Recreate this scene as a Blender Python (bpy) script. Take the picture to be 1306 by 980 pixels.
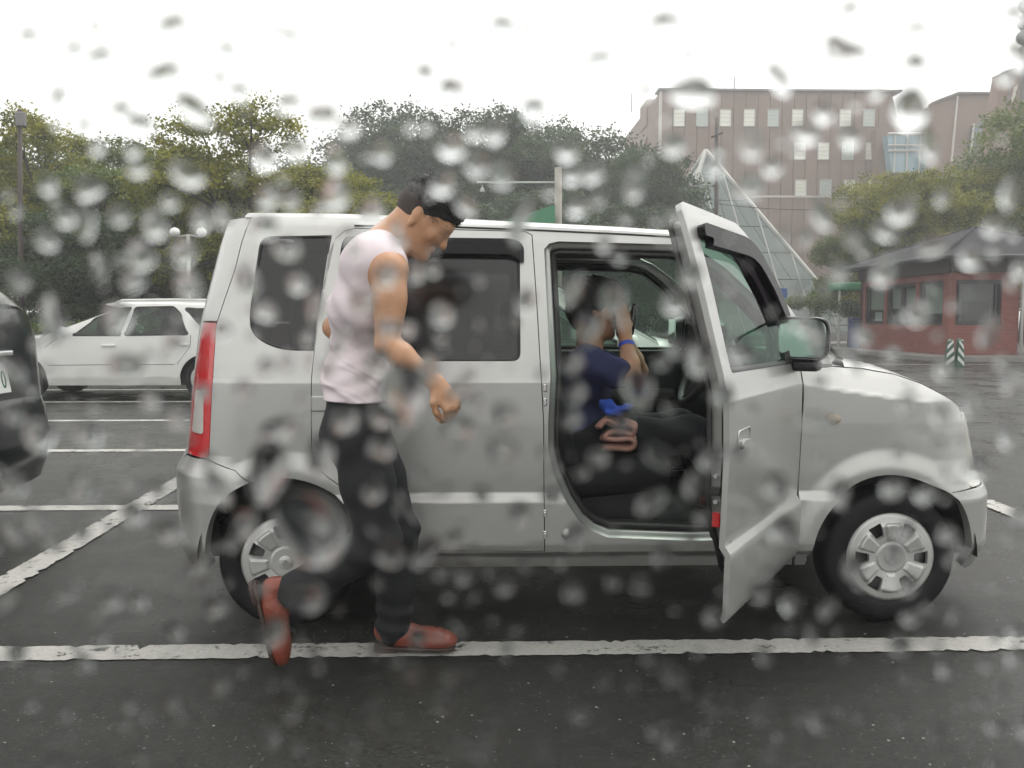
import bpy, bmesh, math, random
import numpy as np
from mathutils import Vector, Matrix
from mathutils.geometry import tessellate_polygon

for o in list(bpy.data.objects):
    bpy.data.objects.remove(o)
scene = bpy.context.scene
C = scene.collection
R = math.radians
rng = random.Random(7)

# ------------------------------------------------------------------ camera
EYE, YAW, PITCH, FOC = 1.20, R(1.6), R(4.13), 1150.0      # metres, radians, focal length for a 1306 px wide frame
cam_data = bpy.data.cameras.new('camera')
cam = bpy.data.objects.new('camera', cam_data)
C.objects.link(cam)
cam.location = (0, 0, EYE)
cam.rotation_euler = (math.pi / 2 - PITCH, 0, -YAW)
cam_data.sensor_width = 36.0
cam_data.lens = 36.0 * FOC / 1306.0
cam_data.clip_start = 0.02
cam_data.clip_end = 2000
cam_data.dof.use_dof = True
cam_data.dof.focus_distance = 3.9
cam_data.dof.aperture_fstop = cam_data.lens / 2.0          # a phone lens, iris about 2 mm across
scene.camera = cam

# ------------------------------------------------------------------ sky, sun, exposure
SUN_ELEV, SUN_AZ = R(62), R(35)
world = bpy.data.worlds.new('World')
scene.world = world
world.use_nodes = True
wn, wl = world.node_tree.nodes, world.node_tree.links
wn.clear()
wout = wn.new('ShaderNodeOutputWorld')
wbg = wn.new('ShaderNodeBackground')
sky = wn.new('ShaderNodeTexSky')
sky.sky_type = 'NISHITA'
sky.sun_disc = False
sky.sun_elevation = SUN_ELEV
sky.sun_rotation = SUN_AZ
sky.air_density = 1.0
sky.dust_density = 6.0
sky.ozone_density = 1.0
hs = wn.new('ShaderNodeHueSaturation')
hs.inputs['Saturation'].default_value = 0.10
mixw = wn.new('ShaderNodeMix')
mixw.data_type = 'RGBA'
mixw.inputs[0].default_value = 0.72
mixw.inputs[7].default_value = (9.2, 9.12, 8.8, 1)         # an even layer of rain cloud
wl.new(sky.outputs[0], hs.inputs['Color'])
wl.new(hs.outputs[0], mixw.inputs[6])
wl.new(mixw.outputs[2], wbg.inputs[0])
wbg.inputs[1].default_value = 0.10
wl.new(wbg.outputs[0], wout.inputs[0])

sd = bpy.data.lights.new('sun', 'SUN')
sd.energy = 0.7
sd.angle = R(35)
sd.color = (1.0, 0.98, 0.95)
sun = bpy.data.objects.new('sun', sd)
C.objects.link(sun)
sun.rotation_euler = (math.pi / 2 - SUN_ELEV, 0, math.pi - SUN_AZ)

scene.view_settings.view_transform = 'Standard'
scene.view_settings.look = 'None'
scene.view_settings.gamma = 1.0
scene.view_settings.use_curve_mapping = False
scene.view_settings.exposure = 1.0
scene.cycles.use_denoising = True
scene.cycles.use_adaptive_sampling = False
scene.cycles.max_bounces = 10
scene.cycles.transparent_max_bounces = 24
scene.cycles.transmission_bounces = 10
scene.cycles.volume_bounces = 1
scene.cycles.caustics_refractive = False
scene.cycles.caustics_reflective = False
scene.cycles.sample_clamp_indirect = 6.0

# ------------------------------------------------------------------ measuring: a photo pixel at a known depth -> metres
_F = Vector((math.sin(YAW) * math.cos(PITCH), math.cos(YAW) * math.cos(PITCH), -math.sin(PITCH)))
_R = Vector((math.cos(YAW), -math.sin(YAW), 0))
_U = _R.cross(_F)

def at(px, py, Y):
    d = _F + _R * ((px - 653) / FOC) + _U * ((490 - py) / FOC)
    t = Y / d.y
    return Vector((d.x * t, Y, EYE + d.z * t))

def proj(p):
    v = Vector(p) - Vector((0, 0, EYE))
    w = v.dot(_F)
    return 653 + FOC * v.dot(_R) / w, 490 - FOC * v.dot(_U) / w

# ------------------------------------------------------------------ materials
MATS = {}

def mat(name, col, rough=0.5, metal=0.0, coat=0.0, var=0.0, vscale=8.0, bump=0.0, bscale=60.0, spec=0.5, emit=None, rvar=0.0, sub=0.0):
    """Principled with noise-driven colour variation, roughness variation and relief."""
    if name in MATS:
        return MATS[name]
    m = bpy.data.materials.new(name)
    m.use_nodes = True
    nt = m.node_tree
    n, l = nt.nodes, nt.links
    b = n['Principled BSDF']
    b.inputs['Base Color'].default_value = (*col, 1)
    b.inputs['Roughness'].default_value = rough
    b.inputs['Metallic'].default_value = metal
    b.inputs['Specular IOR Level'].default_value = spec
    if coat:
        b.inputs['Coat Weight'].default_value = coat
        b.inputs['Coat Roughness'].default_value = 0.06
    if sub:
        b.inputs['Subsurface Weight'].default_value = sub
        b.inputs['Subsurface Radius'].default_value = (0.012, 0.005, 0.003)
    tc = n.new('ShaderNodeTexCoord')
    nz = n.new('ShaderNodeTexNoise')
    nz.inputs['Scale'].default_value = vscale
    nz.inputs['Detail'].default_value = 6
    l.new(tc.outputs['Object'], nz.inputs['Vector'])
    if var or not bump:
        mx = n.new('ShaderNodeMix')
        mx.data_type = 'RGBA'
        v = max(var, 0.03)
        mx.inputs[6].default_value = (*[max(0, c * (1 - v)) for c in col], 1)
        mx.inputs[7].default_value = (*[min(1, c * (1 + v)) for c in col], 1)
        l.new(nz.outputs[0], mx.inputs[0])
        l.new(mx.outputs[2], b.inputs['Base Color'])
    if rvar:
        mr = n.new('ShaderNodeMapRange')
        mr.inputs[1].default_value = 0.3
        mr.inputs[2].default_value = 0.7
        mr.inputs[3].default_value = max(0.02, rough - rvar)
        mr.inputs[4].default_value = min(1, rough + rvar)
        l.new(nz.outputs[0], mr.inputs[0])
        l.new(mr.outputs[0], b.inputs['Roughness'])
    if bump:
        nb = n.new('ShaderNodeTexNoise')
        nb.inputs['Scale'].default_value = bscale
        nb.inputs['Detail'].default_value = 4
        bp = n.new('ShaderNodeBump')
        bp.inputs['Strength'].default_value = bump
        bp.inputs['Distance'].default_value = 0.01
        l.new(tc.outputs['Object'], nb.inputs['Vector'])
        l.new(nb.outputs[0], bp.inputs['Height'])
        l.new(bp.outputs[0], b.inputs['Normal'])
    if emit:
        b.inputs['Emission Color'].default_value = (*emit[0], 1)
        b.inputs['Emission Strength'].default_value = emit[1]
    MATS[name] = m
    return m

def glass_mat(name, tint, gloss=1.0, beads=0.0, rough=0.04):
    """Thin window glass: what lies behind shows tinted, the sky mirrors off it by Fresnel; beads = rain film roughening."""
    if name in MATS:
        return MATS[name]
    m = bpy.data.materials.new(name)
    m.use_nodes = True
    n, l = m.node_tree.nodes, m.node_tree.links
    n.clear()
    out = n.new('ShaderNodeOutputMaterial')
    tr = n.new('ShaderNodeBsdfTransparent')
    tr.inputs[0].default_value = (*tint, 1)
    gl = n.new('ShaderNodeBsdfGlossy')
    gl.inputs['Roughness'].default_value = rough
    gl.inputs['Color'].default_value = (gloss, gloss, gloss, 1)
    ge = n.new('ShaderNodeNewGeometry')
    def mth(op, a, b_=None):
        k = n.new('ShaderNodeMath'); k.operation = op
        for i, v in enumerate((a, b_)):
            if v is None: continue
            if isinstance(v, (int, float)): k.inputs[i].default_value = v
            else: l.new(v, k.inputs[i])
        return k.outputs[0]
    dt = n.new('ShaderNodeVectorMath'); dt.operation = 'DOT_PRODUCT'
    l.new(ge.outputs['Normal'], dt.inputs[0]); l.new(ge.outputs['Incoming'], dt.inputs[1])
    sch = mth('ADD', mth('MULTIPLY', mth('POWER', mth('SUBTRACT', 1.0, mth('ABSOLUTE', dt.outputs['Value'])), 5.0), 0.95), 0.05)   # Schlick, both faces alike
    mx = n.new('ShaderNodeMixShader')
    l.new(sch, mx.inputs[0])
    l.new(tr.outputs[0], mx.inputs[1])
    l.new(gl.outputs[0], mx.inputs[2])
    if beads:
        tc = n.new('ShaderNodeTexCoord')
        vo = n.new('ShaderNodeTexVoronoi')
        vo.inputs['Scale'].default_value = 90
        bp = n.new('ShaderNodeBump')
        bp.inputs['Strength'].default_value = beads
        bp.inputs['Distance'].default_value = 0.004
        l.new(tc.outputs['Object'], vo.inputs['Vector'])
        l.new(vo.outputs['Distance'], bp.inputs['Height'])
        l.new(bp.outputs[0], gl.inputs['Normal'])
    l.new(mx.outputs[0], out.inputs[0])
    MATS[name] = m
    return m

# ------------------------------------------------------------------ objects
def link(name, me, material=None, parent=None, smooth=False):
    o = bpy.data.objects.new(name, me)
    C.objects.link(o)
    if material is not None:
        me.materials.append(material)
    if parent is not None:
        o.parent = parent
    if smooth:
        me.polygons.foreach_set('use_smooth', [True] * len(me.polygons))
    return o

def empty(name, loc=(0, 0, 0)):
    o = bpy.data.objects.new(name, None)
    C.objects.link(o)
    o.location = loc
    o.empty_display_size = 0.2
    return o

def tag(o, label=None, cat=None, group=None, kind=None):
    if label: o['label'] = label
    if cat: o['category'] = cat
    if group: o['group'] = group
    if kind: o['kind'] = kind
    return o

def settle(root):
    """Parts are modelled in world space: move them under their thing without moving them in space."""
    bpy.context.view_layer.update()
    for o in root.children:
        o.matrix_parent_inverse = root.matrix_world.inverted()

class MB:
    """Collects boxes, tubes and lathes into one mesh."""
    def __init__(s):
        s.v, s.f = [], []
    def add(s, v, f):
        k = len(s.v)
        s.v += [tuple(p) for p in v]
        s.f += [tuple(i + k for i in q) for q in f]
        return s
    def box(s, c, d, rot=None, taper=1.0, chamfer=0.0):
        x, y, z = d[0] / 2, d[1] / 2, d[2] / 2
        if chamfer:
            h = min(chamfer, x * .9, y * .9, z * .9)
            bm = bmesh.new()
            bmesh.ops.create_cube(bm, size=1)
            for v in bm.verts:
                v.co = Vector((v.co.x * 2 * x, v.co.y * 2 * y, v.co.z * 2 * z))
            bmesh.ops.bevel(bm, geom=list(bm.edges), offset=h, segments=2, affect='EDGES', profile=.5)
            v = [p.co.copy() for p in bm.verts]
            f = [[q.index for q in p.verts] for p in bm.faces]
            bm.free()
        else:
            v = [Vector((sx * x * (taper if sz > 0 else 1), sy * y * (taper if sz > 0 else 1), sz * z)) for sz in (-1, 1) for sx, sy in ((-1, -1), (1, -1), (1, 1), (-1, 1))]
            f = [(3, 2, 1, 0), (4, 5, 6, 7), (0, 1, 5, 4), (1, 2, 6, 5), (2, 3, 7, 6), (3, 0, 4, 7)]
        M = rot if rot is not None else Matrix.Identity(3)
        return s.add([M @ p + Vector(c) for p in v], f)
    def tube(s, pts, rad, n=8, cap=True):
        pts = [Vector(p) for p in pts]
        rs = rad if isinstance(rad, (list, tuple)) else [rad] * len(pts)
        rings, prev = [], None
        for i, p in enumerate(pts):
            t = (pts[min(i + 1, len(pts) - 1)] - pts[max(i - 1, 0)]).normalized()
            a = prev if prev is not None else (Vector((0, 0, 1)) if abs(t.z) < .9 else Vector((1, 0, 0)))
            a = (a - t * a.dot(t)).normalized()
            prev = a
            b = t.cross(a)
            rings.append([p + (a * math.cos(q) + b * math.sin(q)) * rs[i] for q in (2 * math.pi * j / n for j in range(n))])
        v = [q for r_ in rings for q in r_]
        f = []
        for i in range(len(pts) - 1):
            for j in range(n):
                k = (j + 1) % n
                f.append((i * n + j, i * n + k, (i + 1) * n + k, (i + 1) * n + j))
        if cap:
            f.append(tuple(range(n))[::-1])
            f.append(tuple((len(pts) - 1) * n + j for j in range(n)))
        return s.add(v, f)
    def lathe(s, prof, c, axis='Z', n=32, close=False):
        v, f = [], []
        for r_, h in prof:
            for j in range(n):
                q = 2 * math.pi * j / n
                x, y = r_ * math.cos(q), r_ * math.sin(q)
                p = Vector((x, y, h)) if axis == 'Z' else Vector((x, h, y)) if axis == 'Y' else Vector((h, x, y))
                v.append(p + Vector(c))
        m = len(prof)
        for i in range(m if close else m - 1):
            i2 = (i + 1) % m
            for j in range(n):
                k = (j + 1) % n
                f.append((i * n + j, i * n + k, i2 * n + k, i2 * n + j))
        return s.add(v, f)
    def prism(s, poly, y0, y1, axis='Y'):
        """A polygon in x,z pulled from y0 to y1."""
        n = len(poly)
        P = lambda a, b, y: (a, y, b) if axis == 'Y' else (y, a, b) if axis == 'X' else (a, b, y)
        v = [P(a, b, y0) for a, b in poly] + [P(a, b, y1) for a, b in poly]
        k = len(s.v)
        s.v += v
        for t in tessellate_polygon([[Vector((a, b, 0)) for a, b in poly]]):
            s.f.append(tuple(k + i for i in t))
            s.f.append(tuple(k + n + i for i in t[::-1]))
        for i in range(n):
            j = (i + 1) % n
            s.f.append((k + i, k + j, k + n + j, k + n + i))
        return s
    def build(s, name, material, parent=None, smooth=False, recalc=True, auto=None):
        me = bpy.data.meshes.new(name)
        me.from_pydata(s.v, [], s.f)
        if recalc:
            bm = bmesh.new()
            bm.from_mesh(me)
            bmesh.ops.recalc_face_normals(bm, faces=bm.faces)
            bm.to_mesh(me)
            bm.free()
        o = link(name, me, material, parent, smooth or auto is not None)
        if auto is not None:
            sharp_by_angle(me, auto)
        return o

def sharp_by_angle(me, deg):
    bm = bmesh.new()
    bm.from_mesh(me)
    lim = R(deg)
    for e in bm.edges:
        e.smooth = not (len(e.link_faces) == 2 and e.calc_face_angle(0) > lim)
    bm.to_mesh(me)
    bm.free()

def grid_obj(name, fn, us, vs, material, parent=None, smooth=True, thick=0.0):
    v = [tuple(fn(a, b)) for b in vs for a in us]
    n = len(us)
    f = [(j * n + i, j * n + i + 1, (j + 1) * n + i + 1, (j + 1) * n + i) for j in range(len(vs) - 1) for i in range(n - 1)]
    me = bpy.data.meshes.new(name)
    me.from_pydata(v, [], f)
    o = link(name, me, material, parent, smooth)
    if thick:
        sm = o.modifiers.new('thickness', 'SOLIDIFY')
        sm.thickness = thick
        sm.offset = 0
    return o

def lin(a, b, n):
    return [a + (b - a) * i / (n - 1) for i in range(n)]

def interp(x, knots):
    if x <= knots[0][0]: return knots[0][1]
    for (a, p), (b, q) in zip(knots, knots[1:]):
        if x <= b:
            return p + (q - p) * (x - a) / (b - a)
    return knots[-1][1]

def sstep(a, b, x):
    t = max(0.0, min(1.0, (x - a) / (b - a)))
    return t * t * (3 - 2 * t)

def round_poly(pts, rad, seg=5):
    """Round the corners of a closed polygon; rad is one number or one per corner."""
    n = len(pts)
    out = []
    for i, p in enumerate(pts):
        r_ = rad[i] if isinstance(rad, (list, tuple)) else rad
        p = Vector(p)
        a, b = Vector(pts[i - 1]), Vector(pts[(i + 1) % n])
        if r_ <= 0:
            out.append((p.x, p.y))
            continue
        da, db = (a - p), (b - p)
        ra, rb = min(r_, da.length * .48), min(r_, db.length * .48)
        s, e = p + da.normalized() * ra, p + db.normalized() * rb
        for k in range(seg + 1):
            t = k / seg
            q = s * (1 - t) ** 2 + p * 2 * t * (1 - t) + e * t * t
            out.append((q.x, q.y))
    return out

def panel(name, outline, holes, fn, material, parent, du=0.05, dv=0.05, cutv=(), rim=0.02, eps=0.004, flip=False, hole_rim=None, inward=None):
    """A sheet-metal panel: a flat outline with holes is filled, sliced fine and laid on the surface fn(u, v); its edges turn inwards by rim."""
    loops = [outline] + list(holes)
    pts = [p for lp in loops for p in lp]
    tris = tessellate_polygon([[Vector((a, b, 0)) for a, b in lp] for lp in loops])
    bm = bmesh.new()
    vs = [bm.verts.new((a, 0, b)) for a, b in pts]
    for t in tris:
        try:
            bm.faces.new([vs[i] for i in t])
        except ValueError:
            pass
    u0, u1 = min(p[0] for p in outline), max(p[0] for p in outline)
    v0, v1 = min(p[1] for p in outline), max(p[1] for p in outline)
    def cut(co, no):
        bmesh.ops.bisect_plane(bm, geom=list(bm.verts) + list(bm.edges) + list(bm.faces), dist=1e-6, plane_co=co, plane_no=no)
    k = math.ceil(u0 / du)
    while k * du < u1:
        cut((k * du, 0, 0), (1, 0, 0)); k += 1
    lv = [j * dv for j in range(math.ceil(v0 / dv), math.ceil(v1 / dv))] + [c for c in cutv if v0 < c < v1]
    for c in lv:
        cut((0, 0, c), (0, 0, 1))
    bmesh.ops.remove_doubles(bm, verts=bm.verts, dist=1e-5)
    bm.verts.ensure_lookup_table()
    uv = {}
    nrm = {}
    for v in bm.verts:
        a, b = v.co.x, v.co.z
        p = Vector(fn(a, b))
        tu = Vector(fn(a + eps, b)) - Vector(fn(a - eps, b))
        tv = Vector(fn(a, b + eps)) - Vector(fn(a, b - eps))
        nn = tu.cross(tv)
        nn = nn.normalized() if nn.length > 1e-12 else Vector((0, -1, 0))
        uv[v] = p
        nrm[v] = -nn if flip else nn
    for v, p in uv.items():
        v.co = p
    main = set(bm.faces)
    for f in list(main):
        m = Vector()
        for v in f.verts: m += nrm[v]
        f.normal_update()
        if f.normal.dot(m) < 0:
            f.normal_flip()
    for f in main: f.smooth = True
    bnd = [e for e in bm.edges if len(e.link_faces) == 1]
    off = {}
    for e in bnd:
        for v in e.verts:
            if v not in off:
                off[v] = bm.verts.new(v.co - nrm[v] * rim)
    rims = []
    for e in bnd:
        lp = e.link_loops[0]
        a, b = lp.vert, lp.link_loop_next.vert
        try:
            rims.append(bm.faces.new((b, a, off[a], off[b])))
        except ValueError:
            pass
    bm.normal_update()
    bm.verts.index_update()
    bm.faces.index_update()
    vn = {v.index: nrm[v] for v in nrm if v.is_valid}
    bm.faces.ensure_lookup_table()
    me = bpy.data.meshes.new(name)
    bm.to_mesh(me)
    nmain = set(f.index for f in main)
    bm.free()
    norms = []
    for p in me.polygons:
        for li in p.loop_indices:
            vi = me.loops[li].vertex_index
            norms.append(tuple(vn[vi]) if (p.index in nmain and vi in vn) else tuple(p.normal))
    me.normals_split_custom_set(norms)
    return link(name, me, material, parent)

# ================================================================== THE SETTING
def asphalt_mat(name, paint=False):
    m = bpy.data.materials.new(name)
    m.use_nodes = True
    n, l = m.node_tree.nodes, m.node_tree.links
    b = n['Principled BSDF']
    tc = n.new('ShaderNodeTexCoord')
    def noise(s, d=5, r=0.55):
        k = n.new('ShaderNodeTexNoise')
        k.inputs['Scale'].default_value = s
        k.inputs['Detail'].default_value = d
        k.inputs['Roughness'].default_value = r
        l.new(tc.outputs['Object'], k.inputs['Vector'])
        return k.outputs[0]
    def rng_(src, a, b_, c, d):
        k = n.new('ShaderNodeMapRange')
        for i, v in enumerate((a, b_, c, d)): k.inputs[i + 1].default_value = v
        l.new(src, k.inputs[0])
        return k.outputs[0]
    def mixc(f, a, b_):
        k = n.new('ShaderNodeMix')
        k.data_type = 'RGBA'
        l.new(f, k.inputs[0])
        for i, v in ((6, a), (7, b_)):
            if isinstance(v, tuple): k.inputs[i].default_value = (*v, 1)
            else: l.new(v, k.inputs[i])
        return k.outputs[2]
    big = noise(0.55, 6)
    fine = noise(60, 6, 0.8)
    base = mixc(rng_(fine, .3, .7, 0, 1), (0.004, 0.0044, 0.0038), (0.048, 0.049, 0.043))
    mid = noise(16, 5, 0.65)
    base = mixc(rng_(mid, .35, .68, 0, .55), base, (0.005, 0.0054, 0.0048))
    base = mixc(rng_(big, .35, .7, 0, .5), base, (0.016, 0.0166, 0.0148))
    vo = n.new('ShaderNodeTexVoronoi')
    vo.inputs['Scale'].default_value = 46
    l.new(tc.outputs['Object'], vo.inputs['Vector'])
    # sparse pale chips of aggregate
    sc = n.new('ShaderNodeMath'); sc.operation = 'LESS_THAN'
    l.new(vo.outputs['Distance'], sc.inputs[0]); sc.inputs[1].default_value = 0.13
    sx = n.new('ShaderNodeSeparateColor'); l.new(vo.outputs['Color'], sx.inputs[0])
    s2 = n.new('ShaderNodeMath'); s2.operation = 'GREATER_THAN'
    l.new(sx.outputs[0], s2.inputs[0]); s2.inputs[1].default_value = 0.62
    s3 = n.new('ShaderNodeMath'); s3.operation = 'MULTIPLY'
    l.new(sc.outputs[0], s3.inputs[0]); l.new(s2.outputs[0], s3.inputs[1])
    base = mixc(s3.outputs[0], base, (0.17, 0.168, 0.155))
    vo2 = n.new('ShaderNodeTexVoronoi'); vo2.inputs['Scale'].default_value = 21
    l.new(tc.outputs['Object'], vo2.inputs['Vector'])
    t1 = n.new('ShaderNodeMath'); t1.operation = 'LESS_THAN'; l.new(vo2.outputs['Distance'], t1.inputs[0]); t1.inputs[1].default_value = 0.09
    t2 = n.new('ShaderNodeSeparateColor'); l.new(vo2.outputs['Color'], t2.inputs[0])
    t3 = n.new('ShaderNodeMath'); t3.operation = 'GREATER_THAN'; l.new(t2.outputs[1], t3.inputs[0]); t3.inputs[1].default_value = 0.72
    t4 = n.new('ShaderNodeMath'); t4.operation = 'MULTIPLY'; l.new(t1.outputs[0], t4.inputs[0]); l.new(t3.outputs[0], t4.inputs[1])
    base = mixc(t4.outputs[0], base, (0.30, 0.29, 0.27))
    col = base
    if paint:
        w1 = noise(7, 8, 0.72)
        w2 = noise(38, 5, 0.7)
        add = n.new('ShaderNodeMath'); add.operation = 'MULTIPLY_ADD'
        l.new(w2, add.inputs[0]); add.inputs[1].default_value = 0.55; l.new(w1, add.inputs[2])
        worn = rng_(add.outputs[0], .86, .93, 0, 1)
        white = mixc(rng_(fine, .3, .7, 0, 1), (0.32, 0.315, 0.295), (0.50, 0.49, 0.46))
        col = mixc(worn, white, base)
    l.new(col, b.inputs['Base Color'])
    # water lying in the dips: smooth film there, damp grain elsewhere
    wet = noise(1.3, 4)
    l.new(rng_(wet, .38, .62, .22 if not paint else .34, .42 if not paint else .55), b.inputs['Roughness'])
    b.inputs['Specular IOR Level'].default_value = 0.28
    bp = n.new('ShaderNodeBump')
    bp.inputs['Distance'].default_value = 0.006
    l.new(rng_(wet, .38, .62, .6, 1.0), bp.inputs['Strength'])
    l.new(fine, bp.inputs['Height'])
    l.new(bp.outputs[0], b.inputs['Normal'])
    return m

M_ASPH = asphalt_mat('wet_asphalt')
M_LINE = asphalt_mat('worn_white_road_paint', True)

gm = bpy.data.meshes.new('ground')
gm.from_pydata([(-400, -60, 0), (400, -60, 0), (400, 700, 0), (-400, 700, 0)], [], [(0, 1, 2, 3)])
ground = tag(link('ground', gm, M_ASPH), 'dark wet asphalt of the parking lot', kind='structure')

def paint_line(p0, p1, w, seed, z=0.004):
    """A painted strip with uneven, chipped edges."""
    r_ = random.Random(seed)
    a, b = Vector((*p0, 0)), Vector((*p1, 0))
    t = (b - a).normalized()
    s = Vector((-t.y, t.x, 0))
    n = max(6, int((b - a).length / 0.022))
    v, f = [], []
    for i in range(n + 1):
        c = a + (b - a) * i / n
        e0, e1 = r_.gauss(0, .003), r_.gauss(0, .003)
        if r_.random() < .16: e0 -= abs(r_.gauss(0, .014))
        if r_.random() < .16: e1 -= abs(r_.gauss(0, .014))
        v += [c - s * (w / 2 + e0) + Vector((0, 0, z)), c + s * (w / 2 + e1) + Vector((0, 0, z))]
        if i: f.append((2 * i - 2, 2 * i, 2 * i + 1, 2 * i - 1))
    me = bpy.data.meshes.new('parking_line')
    me.from_pydata([tuple(p) for p in v], [], f)
    return link('parking_line', me, M_LINE, ground)

BACKX, FRONTX = -2.16, 3.16
for i, y in enumerate((3.205, 5.73, 8.26, 10.72, 13.15, 15.4)):
    paint_line((-12.5 if i > 0 else -7.5, y), (FRONTX - .06, y), 0.14 if i == 0 else 0.15, 11 + i, 0.004)
paint_line((BACKX, 3.4), (BACKX - .12, 6.95), 0.15, 30, 0.008)
paint_line((FRONTX, 3.0), (FRONTX + .1, 5.8), 0.15, 31, 0.008)
paint_line((9.6, 23.6), (24, 22.2), 0.12, 33, 0.004)

# kerbed island the gatehouse stands on
isl = MB()
isl.prism(round_poly([(12.6, 25.0), (24, 24.3), (24, 42), (12.6, 42)], 0.8), 0, 0.13, axis='Z')
tag(isl.build('pavement_island', mat('kerb_concrete', (0.21, 0.20, 0.19), .55, var=.25, vscale=3, bump=.2)), 'low concrete island under the brick gatehouse', kind='structure')

# ================================================================== THE SILVER KEI CAR
YS = 3.41                       # its near side
HW = 0.7375
YC = YS + HW
XF0, XR0 = 1.78, -0.97          # where the corners start to turn
CA, CB, CL = 0.30, 0.42, 0.60   # corner half axes and length along the skin
HUBX = (1.585, -0.775)
HUBZ = 0.264
YWF = 3.445                     # outer face of the wheels

XF_K = [(0.2, 2.06), (0.30, 2.095), (0.50, 2.09), (0.535, 2.075), (0.56, 2.05), (0.80, 2.0), (0.90, 1.965), (1.0, 1.86), (1.7, 1.5)]
XR_K = [(0.2, -1.24), (0.30, -1.275), (0.60, -1.285), (0.64, -1.262), (0.68, -1.240), (1.17, -1.185), (1.50, -1.10), (1.58, -1.075), (1.66, -1.05)]

W_LO = [(0.18, .075), (0.24, .048), (0.285, .030), (0.302, .004), (0.33, -.004), (0.505, -.008), (0.530, .010), (0.60, .006), (0.80, .0), (1.0, .0)]
W_END = [(0.18, .045), (0.24, .018), (0.32, .0), (0.50, -.008), (0.58, .0), (1.0, .0)]
W_UP = [(0.0, .0), (0.012, .004), (0.08, .017), (0.14, .032), (0.34, .080), (0.54, .135), (0.605, .165), (0.64, .20), (0.68, .26)]

def crease_z(u):
    return interp(u, [(1.15, .960), (1.80, .880), (2.2, .83)])

def skin_w(u, z):
    zc = crease_z(u)
    if z <= zc:
        ends = max(sstep(HUBX[0], HUBX[0] + .2, u), sstep(HUBX[1], HUBX[1] - .2, u))
        w = interp(z, W_LO) * (1 - ends) + interp(z, W_END) * ends
    else:
        w = interp(z - zc, W_UP)
        w += 0.55 * max(0, z - zc) * sstep(1.05, 1.5, u)       # the bonnet shoulder rolls in faster
    for hx in HUBX:                                           # flared wheel arches
        d = math.hypot(u - hx, z - HUBZ)
        w -= 0.015 * sstep(0.44, 0.355, d) * sstep(.2, .3, z)
    return w

def skin(u, z):
    """The body shell unrolled: u runs along the near side, round both corners and over the ends."""
    w = skin_w(max(min(u, XF0), XR0), z)
    if u > XF0 or u < XR0:
        front = u > XF0
        s = (u - XF0) if front else (XR0 - u)
        xe = interp(z, XF_K if front else XR_K)
        sg = 1 if front else -1
        xc = xe - sg * CA
        flat = 2 * (HW - CB)
        if s <= CL:
            th = s / CL * math.pi / 2
            return (xc + sg * CA * math.sin(th), YS + w + (CB - w) * (1 - math.cos(th)), z)
        s -= CL
        if s <= flat:
            bow = 0.004 * (1 - (2 * s / flat - 1) ** 2)
            return (xe + sg * bow, YS + CB + s, z)
        s -= flat
        th = max(0.0, (1 - s / CL)) * math.pi / 2
        x = xc + sg * CA * math.sin(th)
        if s > CL: x -= sg * (s - CL)
        return (x, 2 * YC - (YS + w + (CB - w) * (1 - math.cos(th))), z)
    sh = 0.0
    if u > 1.1:
        sh = (interp(z, XF_K) - CA - XF0) * sstep(1.1, XF0, u)
    elif u < -0.35:
        sh = (interp(z, XR_K) + CA - XR0) * sstep(-0.35, XR0, u)
    return (u + sh, YS + w, z)

def S(px, py):
    """Where a photo pixel lands on the near skin (u, z)."""
    p = at(px, py, YS)
    u, z = p.x, p.z
    for _ in range(12):
        q = proj(skin(u, z))
        ex, ey = px - q[0], py - q[1]
        if abs(ex) + abs(ey) < .02: break
        h = 1e-4
        a = proj(skin(u + h, z)); b = proj(skin(u, z + h))
        j11, j21 = (a[0] - q[0]) / h, (a[1] - q[1]) / h
        j12, j22 = (b[0] - q[0]) / h, (b[1] - q[1]) / h
        det = j11 * j22 - j12 * j21
        if abs(det) < 1e-3: break
        u += max(-.1, min(.1, (ex * j22 - ey * j12) / det))
        z += max(-.1, min(.1, (j11 * ey - j21 * ex) / det))
    return (u, z)

def SS(*pts):
    return [S(*p) for p in pts]

CUTS = [k[0] for k in W_LO] + [0.298, 0.51, 0.525, 0.94, 0.955, 0.962, 0.975, 1.0, 0.87, 0.885, 0.90]

def far(fn):
    """The same skin mirrored to the far side."""
    return lambda u, z: (lambda p: (p[0], 2 * YC - p[1], p[2]))(fn(u, z))

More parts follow.
